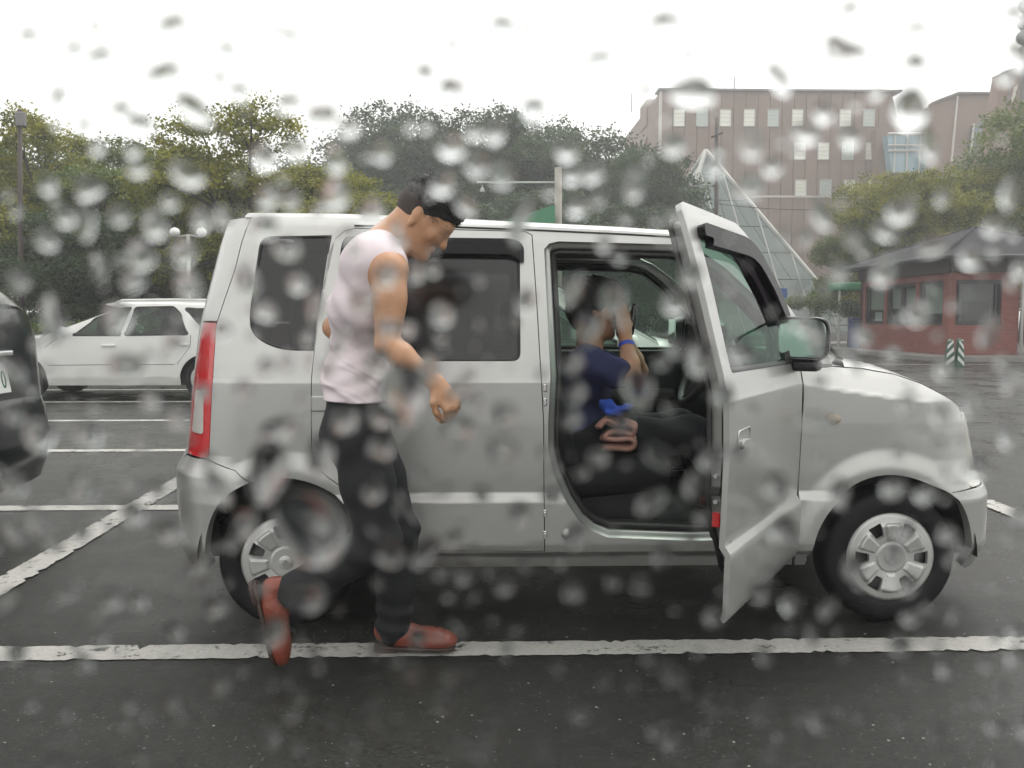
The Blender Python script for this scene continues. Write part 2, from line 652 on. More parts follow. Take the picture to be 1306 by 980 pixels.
def paint_mat():
    m = bpy.data.materials.new('silver_paint')
    m.use_nodes = True
    n, l = m.node_tree.nodes, m.node_tree.links
    b = n['Principled BSDF']
    b.inputs['Base Color'].default_value = (0.475, 0.475, 0.462, 1)
    b.inputs['Metallic'].default_value = 0.72
    b.inputs['Roughness'].default_value = 0.36
    b.inputs['Coat Weight'].default_value = 0.45
    b.inputs['Coat Roughness'].default_value = 0.09
    tc = n.new('ShaderNodeTexCoord')
    nz = n.new('ShaderNodeTexNoise')
    nz.inputs['Scale'].default_value = 2.5
    nz.inputs['Detail'].default_value = 8
    l.new(tc.outputs['Object'], nz.inputs['Vector'])
    mr = n.new('ShaderNodeMapRange')
    for i, v in enumerate((.3, .7, .32, .46)): mr.inputs[i + 1].default_value = v
    l.new(nz.outputs[0], mr.inputs[0])
    l.new(mr.outputs[0], b.inputs['Roughness'])
    # rain beads standing on the clear coat
    vo = n.new('ShaderNodeTexVoronoi')
    vo.inputs['Scale'].default_value = 130
    l.new(tc.outputs['Object'], vo.inputs['Vector'])
    m2 = n.new('ShaderNodeMapRange')
    for i, v in enumerate((.0, .28, 1, 0)): m2.inputs[i + 1].default_value = v
    l.new(vo.outputs['Distance'], m2.inputs[0])
    bp = n.new('ShaderNodeBump')
    bp.inputs['Strength'].default_value = 0.03
    bp.inputs['Distance'].default_value = 0.002
    l.new(m2.outputs[0], bp.inputs['Height'])
    l.new(bp.outputs[0], b.inputs['Coat Normal'])
    return m

M_SILVER = paint_mat()
M_BLACK = mat('black_rubber', (0.018, 0.018, 0.018), .5, var=.3)
M_DARKIN = mat('dark_interior', (0.013, 0.0135, 0.015), .75, var=.3, vscale=20)
M_TRIMIN = mat('grey_interior_trim', (0.04, 0.04, 0.042), .65, var=.15)
M_SEAT = mat('charcoal_seat_cloth', (0.013, 0.013, 0.015), .9, var=.3, vscale=90, bump=.3, bscale=300)
M_GLASS = glass_mat('green_window_glass', (0.66, 0.80, 0.71), .55)
M_GLASS_D = glass_mat('wet_door_glass', (0.30, 0.50, 0.40), .5)
M_PRIV = glass_mat('privacy_glass', (0.12, 0.12, 0.125), rough=.16)
M_SMOKE = glass_mat('smoked_visor', (0.10, 0.075, 0.10), .4)
M_RED = mat('red_lamp_plastic', (0.52, 0.012, 0.015), .18, coat=.6, bump=.25, bscale=40)
M_CLEAR = mat('clear_lamp_plastic', (0.55, 0.53, 0.50), .15, coat=.6, bump=.3, bscale=50)
M_HUB = mat('silver_hubcap', (0.50, 0.50, 0.49), .34, metal=.45, var=.08, coat=.3)
M_TYRE = mat('wet_tyre', (0.010, 0.010, 0.011), .6, spec=.25, var=.3, bump=.2, bscale=120)
M_MIRROR = mat('mirror_glass', (0.62, 0.74, 0.70), .05, metal=1.0)
M_CHROME = mat('chrome', (0.7, 0.7, 0.7), .12, metal=1.0)

kei = empty('kei_car', (0.41, YC, 0))
tag(kei, 'silver boxy kei car with its driver door swung open', 'car')

# ---- outlines, read off the photograph on the skin of the car
ARCH_R = 0.332
def arch(hx, a0, a1, n=22, r_=ARCH_R):
    return [(hx + r_ * math.cos(a0 + (a1 - a0) * i / n), HUBZ + 0.004 + r_ * math.sin(a0 + (a1 - a0) * i / n)) for i in range(n + 1)]

def u_of(px, py): return S(px, py)[0]
Z_SILL = 0.235
rd_open = SS((428, 304), (440, 294), (452, 291), (560, 292), (670, 295), (679, 300), (686, 400), (690, 470), (694, 540), (695, 704),
             (474, 704), (473, 680), (466, 662), (450, 638), (430, 618), (408, 601), (400, 592), (397, 575), (397, 480), (407, 400), (418, 325))
fd_open = SS((694, 318), (700, 311), (712, 308), (860, 312), (890, 318), (925, 342), (960, 375), (1000, 422), (1007, 470), (1008, 600), (1004, 650), (985, 688),
             (880, 690), (775, 686), (755, 678), (738, 664), (722, 640), (706, 604), (699, 575), (699, 540), (702, 480), (698, 400))
qwin = round_poly(SS((333, 302), (424, 300), (401, 448), (352, 447), (316, 424)), [.05, .012, .012, .16, .11], 7)
roof_edge = SS((322, 277), (440, 278), (560, 283), (680, 289), (800, 295), (874, 300))
a_pillar = SS((905, 313), (945, 340), (977, 367), (1027, 421), (1062, 464))

def skin_gap(poly, g):
    """Shrink a closed outline by about g metres, for shut lines."""
    cx = sum(p[0] for p in poly) / len(poly); cz = sum(p[1] for p in poly) / len(poly)
    n = len(poly); out = []
    area = sum(poly[i][0] * poly[(i + 1) % n][1] - poly[(i + 1) % n][0] * poly[i][1] for i in range(n))
    sg = 1 if area > 0 else -1
    for i in range(n):
        a, b, c = Vector(poly[i - 1]), Vector(poly[i]), Vector(poly[(i + 1) % n])
        d1, d2 = (b - a), (c - b)
        n1 = Vector((-d1.y, d1.x)).normalized() if d1.length > 1e-9 else Vector((0, 0))
        n2 = Vector((-d2.y, d2.x)).normalized() if d2.length > 1e-9 else n1
        m = (n1 + n2)
        m = m.normalized() if m.length > 1e-6 else n1
        k = g / max(.4, m.dot(n1))
        q = b + m * sg * k
        out.append((q.x, q.y))
    return out

lampR = SS((277, 412), (272, 480), (265, 585))
quarter_rear = SS((322, 277), (300, 345), (277, 412), (272, 480), (265, 585))
side_out = (roof_edge + a_pillar + SS((1020, 466), (1019, 560), (1017, 640), (1012, 690))
            + [(u_of(1010, 720), Z_SILL), (HUBX[1] + .325, Z_SILL)]
            + arch(HUBX[1], R(4), R(108)) + SS((300, 600)) + quarter_rear[::-1][:-1])

def side_part(fn, parent_name, flip):
    o = panel('body_side', side_out, [rd_open, fd_open, qwin], fn, M_SILVER, kei, .018, .018, CUTS, rim=.022, flip=not flip)
    return o
side_part(skin, 'near', True)
side_part(far(skin), 'far', False)

def shift(fn, d):
    """The skin moved d metres towards the cabin."""
    def g(u, z):
        p = fn(u, z)
        sg = 1 if p[1] < YC else -1
        return (p[0], p[1] + sg * d, p[2])
    return g

def ring(name, poly, width, fn, material, parent, d0=0.0, rim=.012, flip=False, **k):
    return panel(name, skin_gap(poly, -width), [poly], shift(fn, d0), material, parent, .06, .06, (), rim, flip=not flip, **k)

def band(name, poly, prof, fn, material, parent, M=None):
    """Sweep a small profile [(outwards in the outline's plane, into the cabin)] round a closed outline."""
    loops = [(skin_gap(poly, -a), b) for a, b in prof]
    v, f = [], []
    n = len(poly)
    for lp, b in loops:
        g = shift(fn, b)
        v += [tuple(M @ Vector(g(*q))) if M is not None else g(*q) for q in lp]
    for i in range(len(prof) - 1):
        for j in range(n):
            k = (j + 1) % n
            f.append((i * n + j, i * n + k, (i + 1) * n + k, (i + 1) * n + j))
    me = bpy.data.meshes.new(name)
    me.from_pydata(v, [], f)
    return link(name, me, material, parent, True)

for fn, fl in ((skin, True), (far(skin), False)):
    # quarter light
    q = panel('quarter_window', skin_gap(qwin, -.010), [], shift(fn, .012), M_PRIV, kei, .1, .1, (), .004, flip=not fl)
    band('window_seal', qwin, [(-.010, .010), (-.004, .002), (.001, .006), (.002, .014)], fn, M_BLACK, q)
    # rear door with its window
    rd_out = skin_gap(rd_open, .0035)
    rwin = round_poly(SS((440, 305), (655, 308), (663, 318), (664, 461), (427, 461)), [.07, .03, .03, .035, .03], 6)
    d = panel('rear_door', rd_out, [rwin], fn, M_SILVER, kei, .045, .045, CUTS, rim=.03, flip=not fl)
    panel('window_pane', skin_gap(rwin, -.012), [], shift(fn, .012), M_PRIV, d, .1, .1, (), .004, flip=not fl)
    band('window_seal', rwin, [(-.012, .012), (-.006, .004), (.001, .004), (.002, .012)], fn, M_BLACK, d)
    vz = [p for p in rwin]
    vis = round_poly(SS((438, 302), (657, 305), (668, 314), (668, 333), (662, 333), (655, 325), (452, 322), (436, 345), (433, 345)), [.05, .04, .02, 0, 0, .04, .05, 0, 0], 6)
    panel('rain_visor', vis, [], shift(fn, -.022), M_SMOKE, d, .05, .02, (), .03, flip=not fl)
    # black mask behind the shut lines
    ring('shut_line_seal', rd_open, .012, fn, M_BLACK, kei, .024, flip=not fl)

# near rear-door handle, flap type
def door_handle(u, z, parent, M=None, fn=skin):
    def loc(du, dz, d): 
        p = Vector(shift(fn, d)(u + du, z + dz))
        return M @ p if M is not None else p
    v = MB()
    out = round_poly([(-.07, -.032), (.07, -.036), (.07, .036), (-.07, .032)], .02, 4)
    k = len(out)
    rings = []
    for a, d in ((1.0, -.001), (.96, -.004), (.86, -.004), (.80, .001)):
        rings.append([loc(x * a, y * a, d) for x, y in out])
    vv = [p for r_ in rings for p in r_]
    ff = [(i * k + j, i * k + (j + 1) % k, (i + 1) * k + (j + 1) % k, (i + 1) * k + j) for i in range(3) for j in range(k)]
    ff.append(tuple(3 * k + j for j in range(k)))
    v.add(vv, ff)
    h = v.build('door_handle', M_SILVER, parent, auto=40)
    g = MB()
    out2 = round_poly([(-.05, -.024), (.048, -.026), (.048, -.002), (-.05, .0)], .01, 3)
    k = len(out2)
    r2 = [[loc(x * a, y, d) for x, y in out2] for a, d in ((1, .0), (1, -.010), (.9, -.014))]
    g.add([p for r_ in r2 for p in r_], [(i * k + j, i * k + (j + 1) % k, (i + 1) * k + (j + 1) % k, (i + 1) * k + j) for i in range(2) for j in range(k)] + [tuple(2 * k + j for j in range(k))])
    g.build('handle_flap', M_SILVER, h, auto=35)
    return h
rdoor = [o for o in kei.children if o.name.startswith('rear_door')][0]
hu, hz = S(430, 515)
v_ = MB(); v_.box((hu, YS - .002, hz), (.16, .012, .06), chamfer=.005); v_.build('door_handle', M_SILVER, rdoor)

# ---- front door openings: jamb and seal on both sides, the far door shut
for fn, fl in ((skin, True), (far(skin), False)):
    j = band('door_jamb', fd_open, [(.0, .002), (-.004, .012), (-.012, .020), (-.020, .022), (-.026, .034), (-.030, .06), (-.034, .10)], fn, M_SILVER, kei)
    band('door_seal', skin_gap(fd_open, .03), [(.004, .045), (-.008, .034), (-.018, .040), (-.022, .06), (-.020, .12)], fn, M_BLACK, j)

fd_out = SS((697, 294), (760, 296), (862, 300), (905, 318), (945, 345), (977, 372), (999, 414), (1000, 470), (997, 600), (994, 665), (987, 703), (696, 706), (696, 540), (691, 470), (687, 400), (681, 303), (688, 296))
fwin = round_poly(SS((712, 316), (862, 320), (898, 330), (938, 362), (972, 402), (972, 462), (716, 461)), [.03, .06, .06, .03, .03, .03, .02], 6)

# the far front door, closed
fnF = far(skin)
dF = panel('front_door', fd_out, [fwin], fnF, M_SILVER, kei, .05, .05, CUTS, rim=.03, flip=True)
panel('window_pane', skin_gap(fwin, -.012), [], shift(fnF, .012), M_GLASS, dF, .1, .1, (), .003, flip=True)
band('window_seal', fwin, [(-.012, .014), (-.006, .004), (.004, .004), (.012, .012), (.014, .05)], fnF, M_BLACK, dF)
inner = skin_gap(fd_open, .03)
panel('door_card', [p for p in round_poly([(u_of(705, 470), 1.035), (u_of(1000, 470), 1.035), (u_of(1004, 600), .45), (u_of(985, 685), .33), (u_of(765, 680), .33), (u_of(705, 590), .6)], .05)], [], shift(fnF, .075), M_DARKIN, dF, .1, .1, (), .03, flip=True)
arm = MB(); arm.box((0.75, 2 * YC - YS - .11, .80), (.50, .07, .06), chamfer=.02); arm.build('armrest', M_TRIMIN, dF)

# ---- the near front door, hinged open
HINGE = Vector((S(1017, 560)[0] + .004, YS + .03, 0))
OPEN = R(58)
MD = Matrix.Translation(HINGE) @ Matrix.Rotation(OPEN, 4, 'Z') @ Matrix.Translation(-HINGE)
def swung(fn):
    return lambda u, z: tuple(MD @ Vector(fn(u, z)))
dsk = swung(skin)
dshift = lambda d: swung(shift(skin, d))
door = panel('front_door', fd_out, [fwin], dsk, M_SILVER, kei, .04, .04, CUTS, rim=.018, flip=False)
door['label'] = 'driver door swung wide open towards the camera'
panel('window_pane', skin_gap(fwin, -.012), [], dshift(.014), M_GLASS_D, door, .1, .1, (), .003, flip=False)
band('window_seal', fwin, [(-.014, .014), (-.006, .003), (.001, .002), (.006, .006), (.008, .03), (.004, .05)], skin, M_BLACK, door, MD)
door_in = skin_gap(fd_open, .006)
band('door_edge', door_in, [(.006, .026), (.0, .029), (.0, .056), (-.010, .061), (-.03, .061)], skin, M_SILVER, door, MD)
band('weather_strip', door_in, [(.012, .012), (.006, .016), (.004, .026), (.0, .029)], skin, M_BLACK, door, MD)
band('inner_seal', door_in, [(-.006, .056), (.006, .058), (.007, .072), (-.02, .078)], skin, M_BLACK, door, MD)
panel('door_card', round_poly([(u_of(708, 470), 1.03), (u_of(1000, 470), 1.03), (u_of(1002, 600), .45), (u_of(980, 683), .33), (u_of(775, 680), .33), (u_of(712, 590), .6)], .05), [], dshift(.076), M_DARKIN, door, .08, .08, (), .012, flip=True)
band('window_frame', fwin, [(.006, .026), (.008, .064), (.04, .068)], skin, M_BLACK, door, MD)
nv = 7 * 5
vo_, vi_ = skin_gap(fwin, -.012)[:nv], skin_gap(fwin, .055)[:nv]
panel('rain_visor', vo_ + vi_[::-1], [], dshift(-.026), M_SMOKE, door, .05, .03, (), .028, flip=False)
# the solid patch and bracket the mirror grows from
patch = round_poly(SS((968, 396), (1004, 432), (1004, 466), (966, 466)), .01, 3)
panel('mirror_patch', patch, [], dshift(-.004), M_BLACK, door, .05, .05, (), .02, flip=False)
hu, hz = S(745, 530)
door_handle(hu, hz, door, MD)
# latch and red courtesy reflector on the shut face of the door
fdn = (MD.to_3x3() @ Vector((-1, 0, 0)))
dback = MD.to_3x3()
def on_edge(z, d, dx=0.0):
    us = [p for p in door_in if p[0] < 0.6]
    zs = sorted(us, key=lambda p: p[1])
    u = interp(z, [(p[1], p[0]) for p in zs])
    return MD @ Vector(shift(skin, d)(u - dx, z))
rf = MB(); rf.box(on_edge(.60, .043, .003), (.010, .026, .050), dback, chamfer=.004)
rf.build('door_edge_reflector', M_RED, door)
lt = MB(); lt.box(on_edge(.69, .043, .001), (.012, .030, .026), dback, chamfer=.003)
lt.build('door_latch', M_BLACK, door)
for dz in (.655, .735):
    sc = MB(); sc.tube([on_edge(dz, .043, -.002), on_edge(dz, .043, .005)], .007, 10); sc.build('latch_screw', M_CHROME, door)
# mirror
mc = at(1024, 432, 3.265)
nO = (dback @ Vector((0, -1, 0))).normalized()
fB = (dback @ Vector((-1, 0, 0))).normalized()
MR = Matrix((nO, fB, Vector((0, 0, 1)))).transposed()
def mshape(w, h, r_):
    return round_poly([(-w, -h * .92), (w * .96, -h), (w, h * .94), (-w, h)], r_, 6)
mir = MB()
prof = [(.35, -.085), (.72, -.075), (.94, -.04), (1.0, .0), (1.0, .012), (.95, .016), (.90, .012)]
mo = mshape(.098, .082, .05)
k = len(mo)
vv = [mc + MR @ Vector((x * a, d, y * a)) for a, d in prof for x, y in mo]
ff = [(i * k + j, i * k + (j + 1) % k, (i + 1) * k + (j + 1) % k, (i + 1) * k + j) for i in range(len(prof) - 1) for j in range(k)] + [tuple(range(k))]
mir.add(vv, ff)
mirror = mir.build('door_mirror', mat('black_mirror_shell', (0.02, 0.02, 0.021), .3, coat=.3), door, auto=50)
g = MB(); g.add([mc + MR @ Vector((x * .86, .009, y * .86)) for x, y in mo], [tuple(range(k))])
g.build('mirror_glass', M_MIRROR, mirror)
st = MB(); st.tube([mc + MR @ Vector((-.05, -.03, -.05)), mc + MR @ Vector((-.075, -.02, -.10)), mc + MR @ Vector((-.12, .0, -.105))], [.04, .045, .05], 10)
st.box(mc + MR @ Vector((.01, -.03, -.098)), (.10, .07, .045), MR, chamfer=.015)
st.build('mirror_bracket', M_BLACK, mirror, auto=50)

hg = MB(); hg.tube([Vector(shift(skin, .002)(*S(px_, py_))) for px_, py_ in ((1015, 474), (1014, 520), (1013, 580), (1011, 640), (1006, 685), (999, 704))], .016, 8)
hg.build('hinge_gap_strip', M_BLACK, kei, True)  # seal and gap shadow drawn together as one black strip
# ---- front wing, bonnet, bumpers, lamps, glass, roof, tailgate
wing_top = SS((1022, 472), (1062, 468), (1100, 471), (1140, 478), (1175, 490), (1205, 506), (1222, 519))
hood_edge = [skin(*p) for p in wing_top]
wing_front = SS((1227, 535), (1232, 570), (1238, 622))
wing = (wing_top + wing_front + SS((1214, 628)) + arch(HUBX[0], R(46), R(178))
        + [(HUBX[0] - ARCH_R - .002, Z_SILL), (u_of(1013, 720), Z_SILL)] + SS((1015, 690), (1020, 640), (1022, 560)))
for fn, fl in ((skin, True), (far(skin), False)):
    w_ = panel('front_wing', wing, [], fn, M_SILVER, kei, .012, .012, CUTS, rim=.025, flip=not fl)
    mk = Vector(shift(fn, -.004)(*S(1062, 535)))
    e = MB(); e.lathe([(.0, -.010), (.012, -.009), (.02, -.004), (.022, .004)], (0, 0, 0), 'Y', 16)
    e.v = [(mk.x + x * 1.5, mk.y + (y if fl else -y), mk.z + z) for x, y, z in e.v]
    e.build('side_repeater', mat('amber_repeater', (.36, .30, .22), .2, coat=.5), w_, True)

U_F1 = XF0 + CL + (2 * (HW - CB)) / 2            # centre line of the nose
U_R1 = XR0 - CL - (2 * (HW - CB)) / 2
def mirror_u(pts, uc): return [(2 * uc - a, b) for a, b in pts]
# front bumper
fbl = arch(HUBX[0], R(-3), R(45), 10) + SS((1214, 629)) + [(u_of(1238, 625), .538)]
fbn = fbl[:]
fb_out = [(fbn[-1][0], fbn[-1][1]), (U_F1 - .3, .545), (U_F1, .55)]
near_low = [(HUBX[0] + ARCH_R + .004, .225), (XF0 + .2, .205), (U_F1, .20)]
loopn = fbl + fb_out[1:]
half_top = loopn
outl = half_top + [(2 * U_F1 - a, b) for a, b in half_top[::-1][1:]] + [(2 * U_F1 - a, b) for a, b in near_low] + near_low[::-1][1:]
grille_lo = round_poly([(U_F1 - .28, .28), (U_F1 + .28, .28), (U_F1 + .25, .40), (U_F1 - .25, .40)], .03)
fbo = panel('front_bumper', outl, [grille_lo], skin, M_SILVER, kei, .06, .05, CUTS, rim=.03, flip=False)
panel('intake_mesh', skin_gap(grille_lo, -.01), [], lambda u, z: (skin(u, z)[0] - .03,) + skin(u, z)[1:], M_BLACK, fbo, .1, .1, flip=False)
pl = MB(); pl.box((interp(.46, XF_K) + .045, YC, .455), (.012, .33, .165), chamfer=.003); pl.build('number_plate', mat('yellow_plate', (.62, .50, .08), .4), fbo)
# headlamps and the nose between them
hl = [wing_front[2], wing_front[1], wing_front[0], (wing_front[0][0] + .04, .835), (XF0 + .42, .80), (XF0 + .62, .76), (XF0 + .66, .60), (XF0 + .55, .56), (XF0 + .25, .545)]
hl = round_poly(hl, .02, 3)
for mfn in (lambda p: p, lambda p: [(2 * U_F1 - a, b) for a, b in p]):
    h_ = panel('headlamp', mfn(hl), [], skin, mat('lamp_lens', (.42, .41, .36), .12, coat=.8, var=.3, vscale=12), kei, .05, .05, (), .03, flip=False)
nose = round_poly([(XF0 + .67, .56), (XF0 + .64, .80), (2 * U_F1 - XF0 - .64, .80), (2 * U_F1 - XF0 - .67, .56)], .02, 3)
gl_ = panel('grille', nose, [], skin, M_BLACK, kei, .06, .05, (), .03, flip=False)
for z in (.62, .68, .74):
    br = MB(); br.box((interp(z, XF_K) + .026, YC, z), (.02, .50, .022), chamfer=.006); br.build('grille_bar', M_CHROME, gl_)
em = MB(); em.lathe([(.0, .012), (.04, .010), (.045, 0)], (interp(.70, XF_K) + .042, YC, .70), 'X', 20); em.build('nose_badge', M_CHROME, gl_, True)
# bonnet
he = hood_edge
hx = [p[0] for p in he]; hzz = [(p[0], p[2]) for p in he]; hyy = [(p[0], p[1]) for p in he]
X0, X1 = he[0][0] + .02, he[-1][0]
def bonnet(t, s):
    x = X0 + (X1 + .055 * (1 - (2 * s - 1) ** 4) - X0) * t + .05 * (1 - t) * (1 - (2 * s - 1) ** 2)
    ye = interp(min(x, X1), hyy) + .004
    y = ye + (2 * (YC - ye)) * s
    z = interp(min(x, X1), hzz) + .004 + (.052 - .035 * t) * (1 - (2 * s - 1) ** 4) - max(0, x - X1) * .8
    return (x, y, z)
grid_obj('bonnet', bonnet, lin(0, 1, 24), [0, .005, .015, .03, .06, .1, .16, .24, .34, .45, .55, .66, .76, .84, .9, .94, .97, .985, .995, 1], M_SILVER, kei)
# windscreen, between the pillars
ap = [skin(*p) for p in SS((874, 303)) + a_pillar]
def wscr(t, s):
    k = t * (len(ap) - 1); i = min(int(k), len(ap) - 2); f = k - i
    p = Vector(ap[i]).lerp(Vector(ap[i + 1]), f)
    y = p.y + .012 + 2 * (YC - p.y - .012) * s
    b = 1 - (2 * s - 1) ** 2
    return (p.x + b * (.05 + .09 * t), y, p.z - .006 + b * .02)
grid_obj('windscreen', wscr, lin(0, 1, 16), lin(0, 1, 16), M_GLASS, kei)
cw = MB()
cb = [wscr(1, s) for s in lin(0, 1, 9)]
cw.tube([(p[0] + .02, p[1], p[2] - .02) for p in cb], .035, 8)
cw.build('cowl', M_BLACK, kei, True)
for s0, s1, tip in ((.10, .52, .80), (.46, .86, .86)):
    a, b = Vector(wscr(1, s0)), Vector(wscr(tip, s1))
    wp = MB()
    wp.tube([a + Vector((.04, 0, .01)), a.lerp(b, .5) + Vector((.03, 0, .05)), b + Vector((.02, 0, .03))], .008, 6)
    wp.tube([a.lerp(b, .35) + Vector((.02, 0, .02)), a.lerp(b, .7) + Vector((.012, 0, .03)), b + Vector((.01, 0, .02))], .006, 5)
    wp.build('wiper', M_BLACK, kei, True)
# roof
re_ = [skin(*p) for p in roof_edge]
rz_ = [(p[0], p[2]) for p in re_]; ry_ = [(p[0], p[1]) for p in re_]
RX0, RX1 = re_[0][0] - .03, re_[-1][0]
def roof(t, s):
    b = 1 - (2 * s - 1) ** 2
    x = RX0 + (RX1 - RX0) * t + b * (.07 * t - .03 * (1 - t))
    ye = interp(x, ry_)
    e = min(s, 1 - s)
    return (x, ye + 2 * (YC - ye) * s, interp(x, rz_) - .001 + .028 * (1 - (2 * s - 1) ** 6) + .020 * b)
grid_obj('roof', roof, lin(0, 1, 20), [0, .01, .025, .05, .09, .15, .25, .38, .5, .62, .75, .85, .91, .95, .975, .99, 1], M_SILVER, kei)
# tail lamps, tailgate, rear bumper
lz1, lz0 = quarter_rear[2], quarter_rear[4]
tl = [(lz1[0] - .004, lz1[1]), (quarter_rear[3][0] - .004, quarter_rear[3][1]), (lz0[0] - .004, lz0[1]), (XR0 - .36, lz0[1] + .004), (XR0 - .40, lz0[1] + .1), (XR0 - .36, lz1[1])]
dz = lz1[1] - lz0[1]
clr = [(lz0[0] - .055, lz0[1] + .17 * dz), (lz0[0] - .085, lz0[1] + .50 * dz), (XR0 - .34, lz0[1] + .50 * dz), (XR0 - .335, lz0[1] + .17 * dz)]
clr = round_poly(clr, .02, 3)
for mfn in (lambda p: p, lambda p: [(2 * U_R1 - a, b) for a, b in p]):
    t_ = panel('tail_lamp', mfn(round_poly(tl, .015, 3)), [mfn(clr)], skin, M_RED, kei, .04, .03, (), .03, flip=False)
    panel('reversing_lens', mfn(skin_gap(clr, .002)), [], skin, M_CLEAR, t_, .05, .05, (), .01, flip=False)
UR = U_R1
tg_n = [(quarter_rear[0][0] - .006, quarter_rear[0][1] - .003), (quarter_rear[1][0] - .006, quarter_rear[1][1]), (lz1[0] - .006, lz1[1] + .008), (XR0 - .362, lz1[1] + .008), (XR0 - .406, lz0[1] + .1), (XR0 - .366, lz0[1] - .0), (XR0 - .45, .60), (UR, .60)]
tg = tg_n + [(2 * UR - a, b) for a, b in tg_n[::-1][1:]]
rwn = round_poly([(UR + .42, 1.06), (UR + .38, 1.48), (UR - .38, 1.48), (UR - .42, 1.06)], .06)
tgo = panel('tailgate', tg, [rwn], skin, M_SILVER, kei, .05, .05, CUTS, rim=.025, flip=False)
panel('rear_window', skin_gap(rwn, -.012), [], lambda u, z: (skin(u, z)[0] + .012,) + skin(u, z)[1:], M_PRIV, tgo, .06, .06, (), .004, flip=False)
pl = MB(); pl.box((interp(.85, XR_K) - .04, YC, .85), (.012, .33, .165), chamfer=.003); pl.build('number_plate', MATS['yellow_plate'], tgo)
rb_n = SS((265, 587), (300, 601)) + arch(HUBX[1], R(109), R(178), 12) + [(HUBX[1] - ARCH_R - .002, .25), (HUBX[1] - ARCH_R - .03, .235), (XR0 - .3, .225), (UR, .225)]
rb_top = [(UR, .598), (XR0 - .45, .605), (XR0 - .36, lz0[1] - .006)]
rb_half = rb_top + rb_n
rb = rb_half + [(2 * UR - a, b) for a, b in rb_half[::-1][1:-1]]
panel('rear_bumper', rb, [], skin, M_SILVER, kei, .05, .05, CUTS, rim=.03, flip=False)
# gutter line under the roof rail, mudguards, underbody
for sgn in (1, -1):
    gt = MB()
    pts = []
    for (px, py) in ((452, 288), (560, 289), (680, 293.5), (800, 299), (868, 303)):
        p = skin(*S(px, py))
        pts.append((p[0], p[1] - .002 if sgn == 1 else 2 * YC - p[1] + .002, p[2]))
    gt.tube(pts, .0035, 6)
    gt.build('roof_gutter', M_BLACK, kei, True)
ub = MB()
ub.box(((HUBX[0] + HUBX[1]) / 2, YC, .27), (1.66, 1.30, .07))
ub.box((HUBX[0] + .38, YC, .32), (.12, 1.1, .16)); ub.box((HUBX[1] - .36, YC, .32), (.12, 1.1, .14))
ub.build('underbody', M_BLACK, kei)
for hx_ in HUBX:
    for sg in (1, -1):
        # the wheel housing: a half drum open to the outside
        v, f = [], []
        n = 24
        for i in range(n + 1):
            a = R(0) + math.pi * i / n
            for d in (.014, .30):
                v.append((hx_ + (ARCH_R + .004) * math.cos(a), (YS + d) if sg == 1 else 2 * YC - (YS + d), HUBZ + .004 + (ARCH_R + .004) * math.sin(a)))
            if i: f.append((2 * i - 2, 2 * i - 1, 2 * i + 1, 2 * i))
        f.append(tuple(2 * i + 1 for i in range(n + 1)))
        me = bpy.data.meshes.new('wheel_housing'); me.from_pydata(v, [], f)
        link('wheel_housing', me, M_BLACK, kei)
# sill trim, plug, B-pillar hinges
pp = S(723, 681); c0 = Vector(skin(*pp))
pg = MB(); pg.lathe([(0, -.012), (.012, -.011), (.020, -.006), (.022, .0)], c0, 'Y', 18); pg.build('sill_plug', M_SILVER, kei, True)
for py in (495, 513, 655, 682):
    q = Vector(skin(*S(695, py)))
    hb = MB(); hb.box(q + Vector((0, .004, 0)), (.014, .02, .03), chamfer=.003); hb.tube([q + Vector((0, -.012, 0)), q], .006, 8); hb.build('door_hinge', M_CHROME, kei)
st_ = MB(); st_.box((.68, YS + .10, .325), (.86, .10, .03), chamfer=.008); st_.build('sill_tread', M_BLACK, kei)

